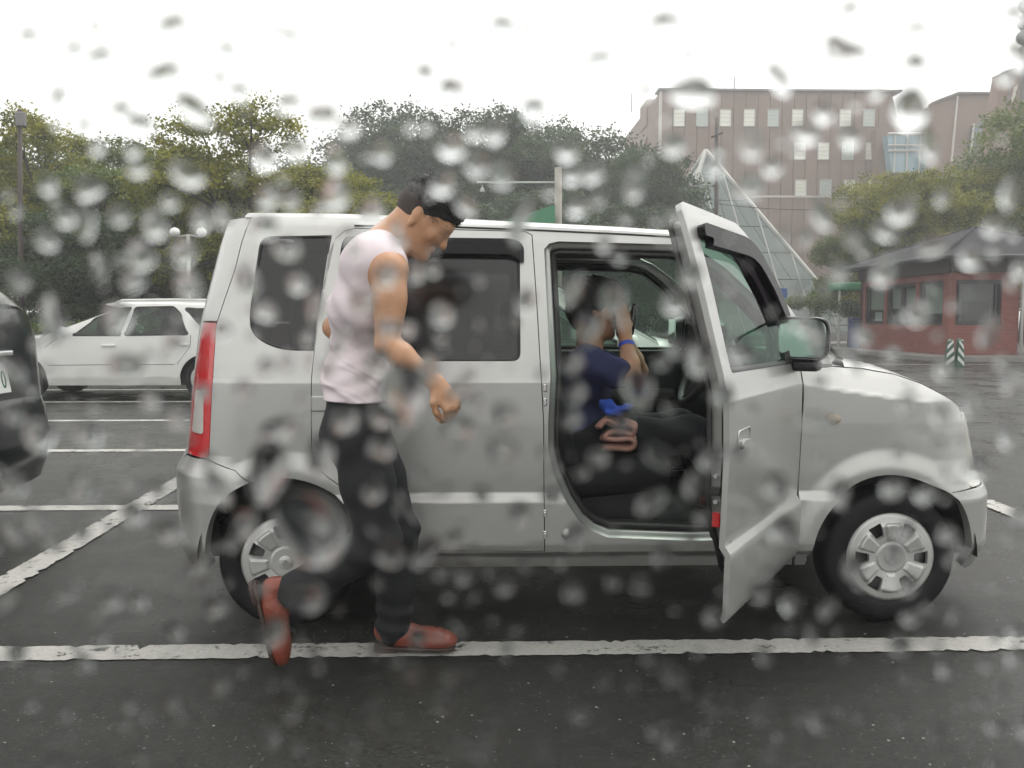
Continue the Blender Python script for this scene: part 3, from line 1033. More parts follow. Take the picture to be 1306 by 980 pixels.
# ---- wheels
def make_wheel():
    t = MB()
    prof = [(.170, .012), (.178, .0), (.20, -.006), (.235, -.004), (.252, .004), (.262, .020), (.266, .045), (.266, .12), (.258, .14), (.235, .152), (.172, .145)]
    t.lathe(prof, (0, 0, 0), 'Y', 56)
    root = t.build('wheel', M_TYRE, kei, auto=60)
    for rr in (.258, .264):
        pass
    out = [(.176 * math.cos(2 * math.pi * i / 60), .176 * math.sin(2 * math.pi * i / 60)) for i in range(60)]
    holes = []
    for i in range(6):
        a = 2 * math.pi * i / 6
        h = []
        for r_, d in ((.090, .17), (.146, .19), (.146, -.19), (.090, -.17)):
            h.append((r_ * math.cos(a + d), r_ * math.sin(a + d)))
        holes.append(round_poly(h, .006, 2))
    def dish(u, v):
        r_ = math.hypot(u, v); a = math.atan2(v, u)
        k = abs(((a / (2 * math.pi) * 6) % 1.0) - .5) * 2          # 1 on a slot, 0 on a spoke
        h = interp(r_, [(0, -.010), (.055, -.012), (.06, -.006), (.09, -.010), (.128, -.016), (.142, -.010), (.165, -.006), (.172, .0), (.178, .008)])
        pad = sstep(.50, .36, k) * sstep(.064, .074, r_) * sstep(.142, .132, r_)
        return (u, h - .007 * pad, v)
    hc = panel('hubcap', out, holes, dish, M_HUB, root, .0055, .0055, (), .014, eps=.0012, flip=False)
    # emblem: an angular S, standing proud on the centre cap
    cap = MB(); cap.lathe([(0, -.020), (.022, -.020), (.026, -.018), (.027, -.010)], (0, 0, 0), 'Y', 28); cap.build('centre_cap', M_HUB, root, auto=40)
    es = MB()
    s_ = .013
    P = [(-1, .35), (0, 1.05), (1, .35), (.55, .02), (.08, .32), (-.05, .22), (1, -.55), (1, -.40), (0, -1.05), (-1, -.35), (-.55, -.02), (-.08, -.32), (.05, -.22), (-1, .5)]
    es.prism([(a * s_, b * s_) for a, b in [(-.95, .35), (0, 1.0), (.95, .38), (.5, .10), (0, .42), (-.1, .33), (.95, -.32), (0, -1.0), (-.95, -.38), (-.5, -.10), (0, -.42), (.1, -.33)]], -.0225, -.018)
    es.build('hub_emblem', M_CHROME, root)
    bk = MB(); bk.lathe([(.0, .03), (.165, .03), (.172, .012)], (0, 0, 0), 'Y', 40); bk.build('wheel_disc', mat('steel_wheel', (.035, .035, .035), .5), root)
    return root
w0 = make_wheel()
def copy_tree(o, parent=None):
    c = o.copy(); C.objects.link(c); c.parent = parent
    for ch in list(o.children): copy_tree(ch, c)
    return c
wheels = [w0] + [copy_tree(w0, kei) for _ in range(3)]
for i, w in enumerate(wheels):
    near = i < 2
    w.location = (HUBX[i % 2], YWF if near else 2 * YC - YWF, .266)
    w.rotation_euler = (0, R((0, 22, 12, 40)[i]), 0 if near else math.pi)

# ---- cabin
fl_ = MB(); fl_.box((.25, YC, .32), (2.0, 1.28, .04)); fl_.build('cabin_floor', M_DARKIN, kei)
hlr = grid_obj('headliner', lambda t, s: (RX0 + .06 + (RX1 - RX0 - .05) * t, YS + .20 + 2 * (HW - .20) * s, 1.535 - .03 * t + .03 * (1 - (2 * s - 1) ** 2)), lin(0, 1, 6), lin(0, 1, 6), mat('grey_headliner', (.10, .10, .098), .9), kei)
for sgn in (1, -1):
    for px0, nm in ((697, 'pillar_trim'),):
        q = MB()
        y_ = YS + .115 if sgn == 1 else 2 * YC - YS - .115
        q.box((.225, y_ + sgn * .03, 1.22), (.08, .05, .42), Matrix.Rotation(R(-13) * sgn, 3, 'X'), chamfer=.01)
        q.build(nm, M_TRIMIN, kei)
db = MB()
db.prism(round_poly([(1.28, .72), (1.46, .96), (1.42, 1.0), (1.12, 1.0), (1.03, .95), (1.02, .80), (1.10, .66), (1.16, .40), (1.30, .40)], .04, 4), YS + .08, 2 * YC - YS - .08)
db.build('dashboard', M_DARKIN, kei, auto=40)
def seat(y, name='front_seat'):
    s = empty(name, (.45, y, .33)); s.parent = kei
    c = MB(); c.box((.50, y, .56), (.50, .50, .16), Matrix.Rotation(R(-6), 3, 'Y'), chamfer=.06); c.build('seat_cushion', M_SEAT, s, auto=60)
    b = MB(); b.box((.24, y, .86), (.15, .48, .60), Matrix.Rotation(R(-15), 3, 'Y'), chamfer=.06); b.build('backrest', M_SEAT, s, auto=60)
    h = MB(); h.box((.115, y, 1.20), (.09, .27, .17), Matrix.Rotation(R(-10), 3, 'Y'), chamfer=.04); h.build('headrest', M_SEAT, s, auto=60)
    for dy in (-.05, .05):
        p = MB(); p.tube([(.16, y + dy, 1.05), (.13, y + dy, 1.18)], .006, 6); p.build('headrest_post', M_CHROME, s)
    base = MB(); base.box((.48, y, .43), (.42, .40, .14)); base.build('seat_base', M_BLACK, s)
    for ch in s.children: ch.matrix_parent_inverse = Matrix.Translation(s.location).inverted()
    return s
SEATY = YS + .40
s1 = seat(SEATY); s2 = seat(2 * YC - SEATY)
rs = empty('rear_seat', (-.45, YC, .33)); rs.parent = kei
c = MB(); c.box((-.35, YC, .55), (.50, 1.16, .16), chamfer=.05); c.build('seat_cushion', M_SEAT, rs, auto=60)
c = MB(); c.box((-.62, YC, .85), (.15, 1.16, .58), Matrix.Rotation(R(-14), 3, 'Y'), chamfer=.05); c.build('backrest', M_SEAT, rs, auto=60)
for ch in rs.children: ch.matrix_parent_inverse = Matrix.Translation(rs.location).inverted()
# steering wheel
sw = MB()
swc = Vector((.93, SEATY + .01, 1.005)); swn = Vector((-.86, 0, .51)).normalized()
ax1 = Vector((0, 1, 0)); ax2 = swn.cross(ax1)
sw.tube([swc + (ax1 * math.cos(a) + ax2 * math.sin(a)) * .182 for a in (2 * math.pi * i / 32 for i in range(33))], .0155, 10, cap=False)
swo = sw.build('steering_wheel', M_BLACK, kei, True)
sp = MB()
for a in (R(0), R(180), R(90)): sp.tube([swc - swn * .03, swc + (ax1 * math.cos(a) + ax2 * math.sin(a)) * .175], [.03, .012], 8)
sp.tube([swc - swn * .02, swc - swn * .32], [.055, .045], 12)
sp.build('steering_column', M_DARKIN, swo, True)
rm = MB(); rm.box((.90, YC - .12, 1.45), (.03, .22, .075), Matrix.Rotation(R(12), 3, 'Y'), chamfer=.012); rm.tube([(.92, YC - .05, 1.47), (.96, YC, 1.53)], .01, 6)
rm.build('rear_view_mirror', M_BLACK, kei, auto=50)
# far door mirror, seen through the cabin
mf = MB(); fm = Vector((1.08, 2 * YC - YS + .10, 1.13))
mf.box(fm, (.10, .19, .165), chamfer=.04); mf.box(fm + Vector((.03, -.10, -.07)), (.08, .12, .06), chamfer=.015)
mfo = mf.build('door_mirror', MATS['black_mirror_shell'], dF, auto=50)
mg = MB(); mg.box(fm + Vector((-.052, 0, 0)), (.006, .165, .14), chamfer=.002); mg.build('mirror_glass', M_MIRROR, mfo)
# instrument binnacle and gear selector
ib = MB(); ib.box((1.10, SEATY, 1.03), (.16, .34, .09), chamfer=.03); ib.build('instrument_hood', M_DARKIN, kei, auto=50)
settle(kei)

# ================================================================== PEOPLE: bodies grown as one smooth surface from limb volumes
def surface_nets(Fd, org, h):
    S_ = Fd < 0
    nx, ny, nz = Fd.shape
    c = [(i, j, k) for i in (0, 1) for j in (0, 1) for k in (0, 1)]
    sl = lambda A, o: A[o[0]:nx - 1 + o[0], o[1]:ny - 1 + o[1], o[2]:nz - 1 + o[2]]
    cnt = sum(sl(S_, o).astype(np.int8) for o in c)
    act = (cnt > 0) & (cnt < 8)
    idx = np.argwhere(act)
    if len(idx) == 0:
        return [], []
    vid = -np.ones(act.shape, np.int64)
    vid[act] = np.arange(len(idx))
    pos = np.zeros((len(idx), 3)); num = np.zeros(len(idx))
    I, J, K = idx.T
    for a in c:
        for ax in range(3):
            if a[ax]: continue
            b = list(a); b[ax] = 1
            fa = Fd[I + a[0], J + a[1], K + a[2]]; fb = Fd[I + b[0], J + b[1], K + b[2]]
            m = (fa < 0) != (fb < 0)
            t = np.where(m, fa / np.where(fa - fb == 0, 1, fa - fb), 0)
            p = np.array(a, float)[None, :].repeat(len(idx), 0)
            p[:, ax] += t
            pos += p * m[:, None]; num += m
    pos = pos / num[:, None] + idx
    verts = pos * h + np.array(org)
    faces = []
    for ax in range(3):
        o1, o2 = [(1, 2), (2, 0), (0, 1)][ax]
        A = [slice(None)] * 3; B = [slice(None)] * 3
        A[ax] = slice(0, -1); B[ax] = slice(1, None)
        sa, sb = S_[tuple(A)], S_[tuple(B)]
        e = np.argwhere(sa != sb)
        ok = (e[:, o1] > 0) & (e[:, o2] > 0) & (e[:, o1] < act.shape[o1]) & (e[:, o2] < act.shape[o2])
        e = e[ok]
        def g(d1, d2):
            q = e.copy(); q[:, o1] -= d1; q[:, o2] -= d2
            return vid[q[:, 0], q[:, 1], q[:, 2]]
        quad = np.stack([g(1, 1), g(0, 1), g(0, 0), g(1, 0)], 1)
        fl = ~sa[e[:, 0], e[:, 1], e[:, 2]]
        quad[fl] = quad[fl][:, ::-1]
        faces.append(quad)
    return verts, np.concatenate(faces)

class Blob:
    """Volumes blended smoothly into one body."""
    def __init__(s):
        s.p, s.cuts, s.warp = [], [], []
    def limb(s, a, b, r0, r1, k=.03, flat=None):
        s.p.append(('c', np.array(a, float), np.array(b, float), r0, r1, k, flat)); return s
    def chain(s, pts, rs, k=.03):
        for i in range(len(pts) - 1): s.limb(pts[i], pts[i + 1], rs[i], rs[i + 1], k)
        return s
    def ell(s, c, rad, M=None, k=.03):
        s.p.append(('e', np.array(c, float), np.array(rad, float), np.array(M if M is not None else np.eye(3)), k)); return s
    def cut(s, point, normal):
        """Keep what lies behind the plane."""
        s.cuts.append((np.array(point, float), np.array(normal, float) / np.linalg.norm(normal))); return s
    def field(s, X, grow=0.0):
        Fd = np.full(X.shape[:3], 1.0)
        org, h = X[0, 0, 0], X[1, 0, 0, 0] - X[0, 0, 0, 0]
        for q in s.p:
            k = q[5] if q[0] == 'c' else q[4]
            if q[0] == 'c':
                rr = max(q[3], q[4]) + k + grow + 2 * h
                lo, hi = np.minimum(q[1], q[2]) - rr, np.maximum(q[1], q[2]) + rr
            else:
                rr = max(q[2]) + k + grow + 2 * h
                lo, hi = q[1] - rr, q[1] + rr
            a = np.clip(np.floor((lo - org) / h).astype(int), 0, None); b = np.clip(np.ceil((hi - org) / h).astype(int) + 1, 0, X.shape[:3])
            if np.any(b <= a): continue
            sl = tuple(slice(i, j) for i, j in zip(a, b))
            P = X[sl]
            if q[0] == 'c':
                ba = q[2] - q[1]
                t = np.clip(((P - q[1]) @ ba) / max(ba @ ba, 1e-12), 0, 1)
                d = np.linalg.norm(P - q[1] - t[..., None] * ba, axis=-1) - (q[3] + (q[4] - q[3]) * t) - grow
            else:
                L = (P - q[1]) @ q[3]
                rad = q[2] + grow
                k0 = np.linalg.norm(L / rad, axis=-1); k1 = np.linalg.norm(L / (rad * rad), axis=-1)
                d = k0 * (k0 - 1) / np.maximum(k1, 1e-9)
            f = Fd[sl]
            hh = np.clip(.5 + .5 * (f - d) / k, 0, 1)
            Fd[sl] = f * (1 - hh) + d * hh - k * hh * (1 - hh)
        return Fd
    def bounds(s, pad):
        lo, hi = np.full(3, 9e9), np.full(3, -9e9)
        for q in s.p:
            if q[0] == 'c':
                r_ = max(q[3], q[4]); lo = np.minimum(lo, np.minimum(q[1], q[2]) - r_); hi = np.maximum(hi, np.maximum(q[1], q[2]) + r_)
            else:
                r_ = max(q[2]); lo = np.minimum(lo, q[1] - r_); hi = np.maximum(hi, q[1] + r_)
        return lo - pad, hi + pad
    def build(s, name, material, parent, h=.008, grow=0.0, warp=None):
        lo, hi = s.bounds(grow + .03)
        n = np.ceil((hi - lo) / h).astype(int) + 1
        ax = [lo[i] + h * np.arange(n[i]) for i in range(3)]
        X = np.stack(np.meshgrid(*ax, indexing='ij'), -1)
        Fd = s.field(X, grow)
        if warp is not None: Fd = Fd + warp(X)
        for p, nn in s.cuts:
            Fd = np.maximum(Fd, (X - p) @ nn)
        v, f = surface_nets(Fd, lo, h)
        me = bpy.data.meshes.new(name)
        me.from_pydata([tuple(p) for p in v], [], [tuple(int(i) for i in q) for q in f])
        return link(name, me, material, parent, True)

M_SKIN = mat('skin', (0.50, 0.275, 0.160), .36, var=.16, vscale=22, bump=.25, bscale=220, rvar=.1, sub=.12)
M_SHIRT = mat('white_cotton', (0.70, 0.615, 0.645), .85, var=.05, vscale=6, bump=.15, bscale=400)
M_TROUSER = mat('charcoal_trousers', (0.011, 0.0115, 0.014), .85, var=.25, vscale=30, bump=.2, bscale=300)
M_HAIR = mat('black_hair', (0.012, 0.011, 0.011), .5, var=.4, vscale=60, bump=.7, bscale=220)
M_SHOE = mat('red_brown_leather', (0.205, 0.052, 0.032), .36, var=.4, vscale=16, bump=.4, bscale=60, rvar=.12)
M_SOLE = mat('dark_sole', (0.05, 0.03, 0.025), .6)
M_LIP = mat('lip', (0.30, 0.11, 0.09), .5)
M_DARKEYE = mat('eye_dark', (0.01, 0.008, 0.008), .15)
V = lambda *a: np.array(a, float)
A = lambda px, py, Y: np.array(at(px, py, Y), float)

def unit(v): return v / np.linalg.norm(v)

def head_frame(c, pitch, yaw=0.0, roll=0.0):
    """Columns: face direction, body-left side, up. Looks along +X at rest."""
    M = Matrix.Rotation(yaw, 3, 'Z') @ Matrix.Rotation(pitch, 3, 'Y') @ Matrix.Rotation(roll, 3, 'X')
    return np.array(M)

def add_head(b, c, M, s=1.0):
    L = lambda f, l, u: c + M @ (V(f, l, u) * s)
    b.ell(L(.002, 0, .048), V(.100, .076, .092) * s, M, .02)
    b.limb(L(.045, 0, .0), L(.060, 0, -.075), .060 * s, .040 * s, .03)
    b.limb(L(.010, -.045, -.01), L(.055, -.022, -.078), .028 * s, .022 * s, .03)
    b.limb(L(.010, .045, -.01), L(.055, .022, -.078), .028 * s, .022 * s, .03)
    b.ell(L(.082, 0, -.092), V(.024, .026, .020) * s, M, .02)
    b.limb(L(.094, 0, .022), L(.116, 0, -.020), .008 * s, .0125 * s, .012)
    b.ell(L(.106, .010, -.024), V(.010, .009, .008) * s, M, .008); b.ell(L(.106, -.010, -.024), V(.010, .009, .008) * s, M, .008)
    b.limb(L(.086, -.032, .036), L(.086, .032, .036), .014 * s, .014 * s, .015)
    b.limb(L(.070, -.045, -.012), L(.085, -.030, -.018), .02 * s, .016 * s, .02); b.limb(L(.070, .045, -.012), L(.085, .030, -.018), .02 * s, .016 * s, .02)
    b.limb(L(.094, -.016, -.052), L(.094, .016, -.052), .008 * s, .008 * s, .006); b.limb(L(.092, -.014, -.064), L(.092, .014, -.064), .009 * s, .009 * s, .006)
    for sg in (-1, 1):
        b.ell(L(-.008, sg * .078, .004), V(.018, .008, .030) * s, M @ np.array(Matrix.Rotation(R(-12), 3, 'Y')), .006)
        b.ell(L(-.004, sg * .080, -.026), V(.009, .007, .012) * s, M, .006)
    return L

def face_bits(parent, L, M, s=1.0):
    for sg in (-1, 1):
        e = Blob(); e.ell(L(.088, sg * .030, .012), V(.010, .015, .006) * s, M, .002); e.build('eye', M_DARKEYE, parent, .003)
        w = Blob(); w.limb(L(.100, sg * .014, .040), L(.086, sg * .048, .042), .0045 * s, .003 * s, .002); w.build('eyebrow', M_HAIR, parent, .003)
    m = Blob(); m.limb(L(.102, -.018, -.058), L(.102, .018, -.058), .0035, .0035, .002); m.build('lips', M_LIP, parent, .003)

def add_hand(b, wrist, d, palm_n, s=1.0, curl=(35, 45, 30), thumb_side=1, spread=6):
    """A palm with four bent fingers of unequal length and a thumb off its side. d = towards the knuckles, palm_n = out of the palm."""
    d = unit(d); n = unit(palm_n - d * (palm_n @ d)); t = np.cross(d, n) * thumb_side
    M = np.stack([d, t, n], 1)
    b.limb(wrist, wrist + d * .035 * s, .027 * s, .030 * s, .02)
    b.ell(wrist + d * .060 * s, V(.050, .040, .017) * s, M, .02)
    ln = [(.040, .026, .021), (.045, .030, .023), (.042, .028, .022), (.033, .021, .019)]
    for i in range(4):
        off = (.030 - .020 * i) * s
        p = wrist + d * (.093 - .004 * abs(i - 1)) * s + t * off
        a = 0.0
        dirv = d
        ps, rs_ = [wrist + d * .05 * s + t * off * .9, p], [.011 * s, .0105 * s]
        for j in range(3):
            a += R(curl[j] + (i - 1) * 2)
            dd = d * math.cos(a) + n * math.sin(a) + t * math.sin(R(spread * (1.5 - i) / 3)) * .5
            p = p + unit(dd) * ln[i][j] * s
            ps.append(p); rs_.append((.0095, .0085, .0075)[j] * s)
        b.chain(ps, rs_, .005)
    th = [wrist + d * .018 * s + t * .020 * s, wrist + d * .045 * s + t * .046 * s + n * .010 * s, wrist + d * .078 * s + t * .050 * s + n * .026 * s, wrist + d * .102 * s + t * .040 * s + n * .036 * s]
    b.chain(th, [.014 * s, .0125 * s, .0105 * s, .0085 * s], .008)

# ------------------------------------------------------------------ the man walking past the rear door
YM = 3.08
hip_c = A(457, 535, YM)
hipR, hipL = hip_c + V(.01, -.085, -.01), hip_c + V(.0, .085, -.01)
waist = A(452, 482, YM)
chest = A(466, 395, YM)
upper = A(480, 335, YM)
neck0 = A(497, 305, YM); neck1 = A(532, 292, YM)
shR, shL = A(497, 347, YM - .17), A(480, 345, YM + .17)
elR, wrR = A(494, 440, YM - .225), A(556, 489, YM - .24)
elL, wrL = A(426, 418, YM + .23), A(478, 470, YM + .17)
kneeL, ankL = A(507, 680, YM + .10), A(503, 798, YM + .115)
kneeR, ankR = A(482, 692, YM - .10), A(369, 757, YM - .06)
headc = A(538, 279, YM)
HM = head_frame(headc, R(43), R(-4), R(3))

man = empty('person', (hip_c[0], YM, 0))
tag(man, 'person in white sleeveless shirt and dark trousers stepping past the silver car', 'person')
b = Blob()
Lh = add_head(b, headc, HM)
b.limb(neck0, neck1, .062, .056, .03); b.limb(neck0 + V(-.02, 0, -.03), headc + HM @ V(-.035, 0, -.01), .06, .052, .03)
for sgn, sh, el, wr in ((-1, shR, elR, wrR), (1, shL, elL, wrL)):
    b.limb(neck0 + V(-.01, sgn * .04, -.03), sh + V(-.005, -sgn * .01, .015), .050, .052, .04)
    b.chain([sh, sh * .65 + el * .35, el], [.060, .051, .038], .03)
    b.ell(sh + (el - sh) * .5 + V(.006, 0, 0), V(.038, .034, .072), None, .03)
    b.chain([el, el * .72 + wr * .28, wr], [.038, .040, .025], .02)
b.limb(upper + V(-.01, -.10, -.02), upper + V(-.01, .10, -.02), .082, .082, .05)
b.limb(chest + V(.0, -.07, 0), chest + V(.0, .07, 0), .090, .090, .05)
b.limb(waist + V(0, -.06, 0), waist + V(0, .06, 0), .074, .074, .05)
b.limb(hip_c + V(0, -.08, 0), hip_c + V(0, .08, 0), .080, .080, .05)
b.limb(chest, waist, .085, .075, .05); b.limb(upper, chest, .085, .088, .05)
b.chain([hipR, kneeR, ankR], [.072, .05, .036], .03)
b.chain([hipL, kneeL, ankL], [.072, .05, .036], .03)
dR = unit(wrR - elR)
add_hand(b, wrR, unit(dR + V(.0, .0, -.45)), V(-.45, .75, -.5), .98, (48, 62, 40), -1)
add_hand(b, wrL, unit(wrL - elL), V(0, -1, 0), 1.0, (30, 40, 30), 1)
body = b.build('body', M_SKIN, man, .0066)
face_bits(man, Lh, HM)

# shirt: hangs off the shoulders, rucked at the waist, short cap over each shoulder
def shirt_warp(X):
    x, y, z = X[..., 0], X[..., 1], X[..., 2]
    zz = z - waist[2]
    lo = np.exp(-((zz - .03) / .12) ** 2)
    u = x - waist[0]
    w = .0030 * lo * (np.sin(72 * zz + 16 * u + 3.2 * np.sin(14 * y) + 2 * np.sin(9 * u)) + .6 * np.sin(120 * zz - 34 * u + 4 * np.sin(11 * y + 1)))
    rg = lambda q: (1 - np.abs(np.sin(q))) ** 3
    w -= .0085 * lo * (rg(26 * zz + 7 * u + 1.6 * np.sin(9 * y) + np.sin(11 * u)) + .45 * rg(41 * zz + 3 * u + 2.4 * np.sin(8 * y + 1 + 9 * u)))
    hi = np.exp(-((z - chest[2]) / .12) ** 2)
    w -= .004 * hi * rg(15 * (z + 1.1 * u) + 2 * np.sin(7 * y))
    w += .0030 * hi * np.sin(46 * (z + x * .9) + 5 * np.sin(12 * y))
    w += .0022 * np.sin(23 * x + 17 * y) * np.sin(19 * z + 5)
    return w
s_ = Blob()
s_.limb(upper + V(-.012, -.105, -.015), upper + V(-.012, .105, -.015), .090, .090, .05)
s_.limb(chest + V(.0, -.085, 0), chest + V(.0, .085, 0), .100, .100, .05)
s_.limb(waist + V(0, -.075, 0), waist + V(0, .075, 0), .084, .084, .05)
s_.limb(hip_c + V(-.003, -.085, .02), hip_c + V(-.003, .085, .02), .101, .101, .05)
s_.limb(upper, chest, .092, .10, .05); s_.limb(chest, waist, .098, .086, .05)
for sgn, sh, el in ((-1, shR, elR), (1, shL, elL)):
    s_.limb(neck0 + V(-.015, sgn * .055, -.04), sh + V(-.012, -sgn * .030, .026), .056, .054, .03)
    s_.limb(sh + V(-.012, -sgn * .034, .026), sh + V(-.020, -sgn * .060, -.10), .054, .05, .03)
s_.cut(neck0 + unit(neck1 - neck0) * .018 + V(0, 0, .012), unit(neck1 - neck0) + V(-.15, 0, .55))
s_.cut(waist + V(0, 0, -.072), V(-.05, 0, -1))
for sgn, sh, el in ((-1, shR, elR), (1, shL, elL)):
    pass
shirt = s_.build('shirt', M_SHIRT, man, .0048, .006, shirt_warp)

# trousers
t_ = Blob()
t_.limb(hip_c + V(0, -.085, .015), hip_c + V(0, .085, .015), .088, .088, .05)
t_.limb(waist + V(0, -.072, -.03), waist + V(0, .072, -.03), .078, .078, .05)
t_.limb(hip_c + V(-.026, -.07, -.05), hip_c + V(-.026, .07, -.05), .085, .085, .05)
t_.chain([hipL, hipL * .5 + kneeL * .5, kneeL, kneeL * .45 + ankL * .55, ankL + V(-.004, 0, -.005)], [.090, .082, .070, .064, .060], .03)
t_.chain([hipR, hipR * .5 + kneeR * .5, kneeR, kneeR * .4 + ankR * .6, ankR + unit(ankR - kneeR) * -.015], [.090, .082, .070, .062, .056], .03)
def trouser_warp(X):
    x, y, z = X[..., 0], X[..., 1], X[..., 2]
    kn = np.exp(-((z - kneeL[2]) / .10) ** 2); an = np.exp(-((z - ankL[2] - .03) / .07) ** 2); hp = np.exp(-((z - hip_c[2] + .06) / .08) ** 2)
    return .004 * kn * np.sin(60 * z + 26 * x + 4 * np.sin(10 * y)) + .006 * an * np.sin(95 * z + 12 * x) + .004 * hp * np.sin(48 * z - 40 * x) + .002 * np.sin(30 * x + 22 * y + 7 * z)
t_.cut(waist + V(0, 0, -.012), V(0, 0, 1))
t_.cut(ankL + V(0, 0, -.025), V(-.1, 0, -1)) if False else None
trousers = t_.build('trousers', M_TROUSER, man, .0066, .004, trouser_warp)

# hair: short back and sides, longer on top
hr = Blob()
hr.ell(Lh(-.004, 0, .056), V(.105, .081, .090), HM, .01)
hr.ell(Lh(.036, 0, .090), V(.062, .058, .038), HM, .03)
hr.limb(Lh(.080, -.03, .080), Lh(.083, .03, .084), .021, .021, .02)
hr.cut(Lh(.03, 0, .030), HM @ V(.42, 0, -.9))
def hair_warp(X): return .0035 * np.sin(150 * X[..., 0] + 60 * X[..., 2]) * np.sin(110 * X[..., 1]) + .003 * np.sin(90 * X[..., 2] + 40 * X[..., 0])
hr.build('hair', M_HAIR, man, .006, .0, hair_warp)
fade = Blob(); fade.ell(Lh(-.012, 0, .030), V(.100, .0785, .088), HM, .01); fade.cut(Lh(-.03, 0, -.035), HM @ V(.2, 0, -1)); fade.cut(Lh(.050, 0, 0), HM @ V(1, 0, -.35))
fade.build('cropped_hair', mat('cropped_hair', (.045, .033, .027), .6, var=.3, vscale=120, bump=.5, bscale=300), man, .006)

def strands(parent, L, M, zone, n, length, rad, seed, comb):
    """Loose hair strands standing off the scalp, combed one way."""
    g = random.Random(seed)
    m = MB()
    c0, rr_ = zone
    for _ in range(n):
        a, z = g.uniform(0, 6.283), g.uniform(-.5, 1.0)
        q = math.sqrt(max(0, 1 - z * z))
        d = V(q * math.cos(a), q * math.sin(a), z)
        loc = V(*c0) + d * V(*rr_)
        if (loc[0] > .05 and loc[2] < .058) or (loc[0] > .01 and loc[2] < .018): continue
        dirl = unit(d * g.uniform(.25, .7) + V(*comb) + V(g.gauss(0, .25), g.gauss(0, .25), g.gauss(0, .15)))
        ln = length * g.uniform(.6, 1.3)
        p0 = L(*(loc - dirl * .004)); p1 = L(*(loc + dirl * ln * .55)); p2 = L(*(loc + dirl * ln + V(0, 0, -.12 * ln)))
        m.tube([p0, p1, p2], [rad, rad * .7, rad * .15], 3, cap=False)
    return m.build('loose_hair', M_HAIR, parent, recalc=False)

def shoe(name, ank, toe_dir, up, parent, s=1.0):
    """Leather shoe: heel under the ankle, toe along toe_dir, sole away from up."""
    f = unit(toe_dir); u = unit(up - f * (up @ f)); l = np.cross(u, f)
    M = np.stack([f, l, u], 1)
    P = lambda a, b_, c_: ank + M @ V(a * s, b_ * s, c_ * s)
    q = Blob()
    q.limb(P(-.035, 0, -.045), P(.03, 0, -.052), .036, .038, .03)
    q.limb(P(.03, 0, -.052), P(.14, -.004, -.066), .040, .040, .04)
    q.ell(P(.135, 0, -.066), V(.070, .046, .026) * s, M, .03)
    q.ell(P(.175, -.004, -.070), V(.040, .036, .020) * s, M, .03)
    q.limb(P(-.03, 0, -.02), P(-.005, 0, .0), .036, .040, .02)
    q.cut(P(0, 0, -.086), -u); q.cut(P(0, 0, .012), u + .25 * f)
    o = q.build(name, M_SHOE, parent, .005)
    so = Blob()
    so.limb(P(-.036, 0, -.088), P(.04, 0, -.088), .037, .036, .03); so.limb(P(.04, 0, -.088), P(.14, -.003, -.090), .036, .046, .03); so.ell(P(.165, -.003, -.090), V(.048, .042, .02) * s, M, .02)
    so.cut(P(0, 0, -.0855), u); so.cut(P(0, 0, -.098), -u)
    so.build('sole', M_SOLE, o, .005)
    hl_ = Blob(); hl_.limb(P(-.04, 0, -.10), P(-.012, 0, -.10), .034, .034, .02); hl_.cut(P(0, 0, -.097), u); hl_.cut(P(0, 0, -.112), -u); hl_.cut(P(.015, 0, 0), f)
    hl_.build('heel', M_SOLE, o, .005)
    for j in range(4):
        a = .045 + .018 * j
        lc = MB(); lc.tube([P(a, -.020, -.020 - .0085 * j), P(a + .002, 0, -.012 - .0085 * j), P(a, .020, -.020 - .0085 * j)], .0028, 5); lc.build('shoelace', M_SOLE, o, True)
    return o
ankL_s = ankL.copy(); ankL_s[2] = .118
shoe('shoe', ankL_s + V(.0, 0, 0), V(1, -.05, 0), V(0, 0, 1), man, 1.05)
toe_t = A(392, 862, YM - .05); toe_t[2] = max(.02, toe_t[2])
fdir = unit(toe_t - ankR)
shoe('shoe', ankR + V(.0, 0, -.005), fdir, V(1, .05, .35), man, 1.08)
strands(man, Lh, HM, ((-.004, 0, .060), (.101, .079, .088)), 2600, .017, .0010, 5, (.55, 0, .05))['kind'] = 'stuff'
settle(man)

# ------------------------------------------------------------------ the driver
YD = SEATY
drv = empty('person', (.42, YD, .64))
tag(drv, 'person in dark navy shirt sitting in the driver seat with hands raised to face', 'person')
M_NAVY = mat('navy_cotton', (0.018, 0.022, 0.075), .85, var=.2, vscale=20, bump=.2, bscale=300)
dh = A(757, 398, YD)
DM = head_frame(dh, R(6), R(6))
nb = A(752, 440, YD)
dsR, dsL = A(748, 462, YD - .16), A(752, 460, YD + .16)
deR, dwR = A(806, 482, YD - .20), A(797, 426, YD - .08)
deL, dwL = A(815, 474, YD + .18), A(794, 424, YD + .06)
dch = A(744, 490, YD); dwa = A(738, 560, YD); dhp = V(.36, YD, .69)
knR, knL = V(.86, YD - .12, .72), V(.86, YD + .12, .72)
ftR, ftL = V(1.06, YD - .10, .42), V(1.02, YD + .10, .42)
b = Blob()
Ld = add_head(b, dh, DM, .96)
b.limb(nb, dh + DM @ V(-.02, 0, -.03), .054, .052, .03)
for sgn, sh, el, wr in ((-1, dsR, deR, dwR), (1, dsL, deL, dwL)):
    b.limb(nb + V(0, sgn * .03, -.03), sh, .045, .045, .04)
    b.chain([sh, sh * .5 + el * .5, el], [.055, .047, .038], .03)
    b.chain([el, el * .7 + wr * .3, wr], [.038, .039, .025], .02)
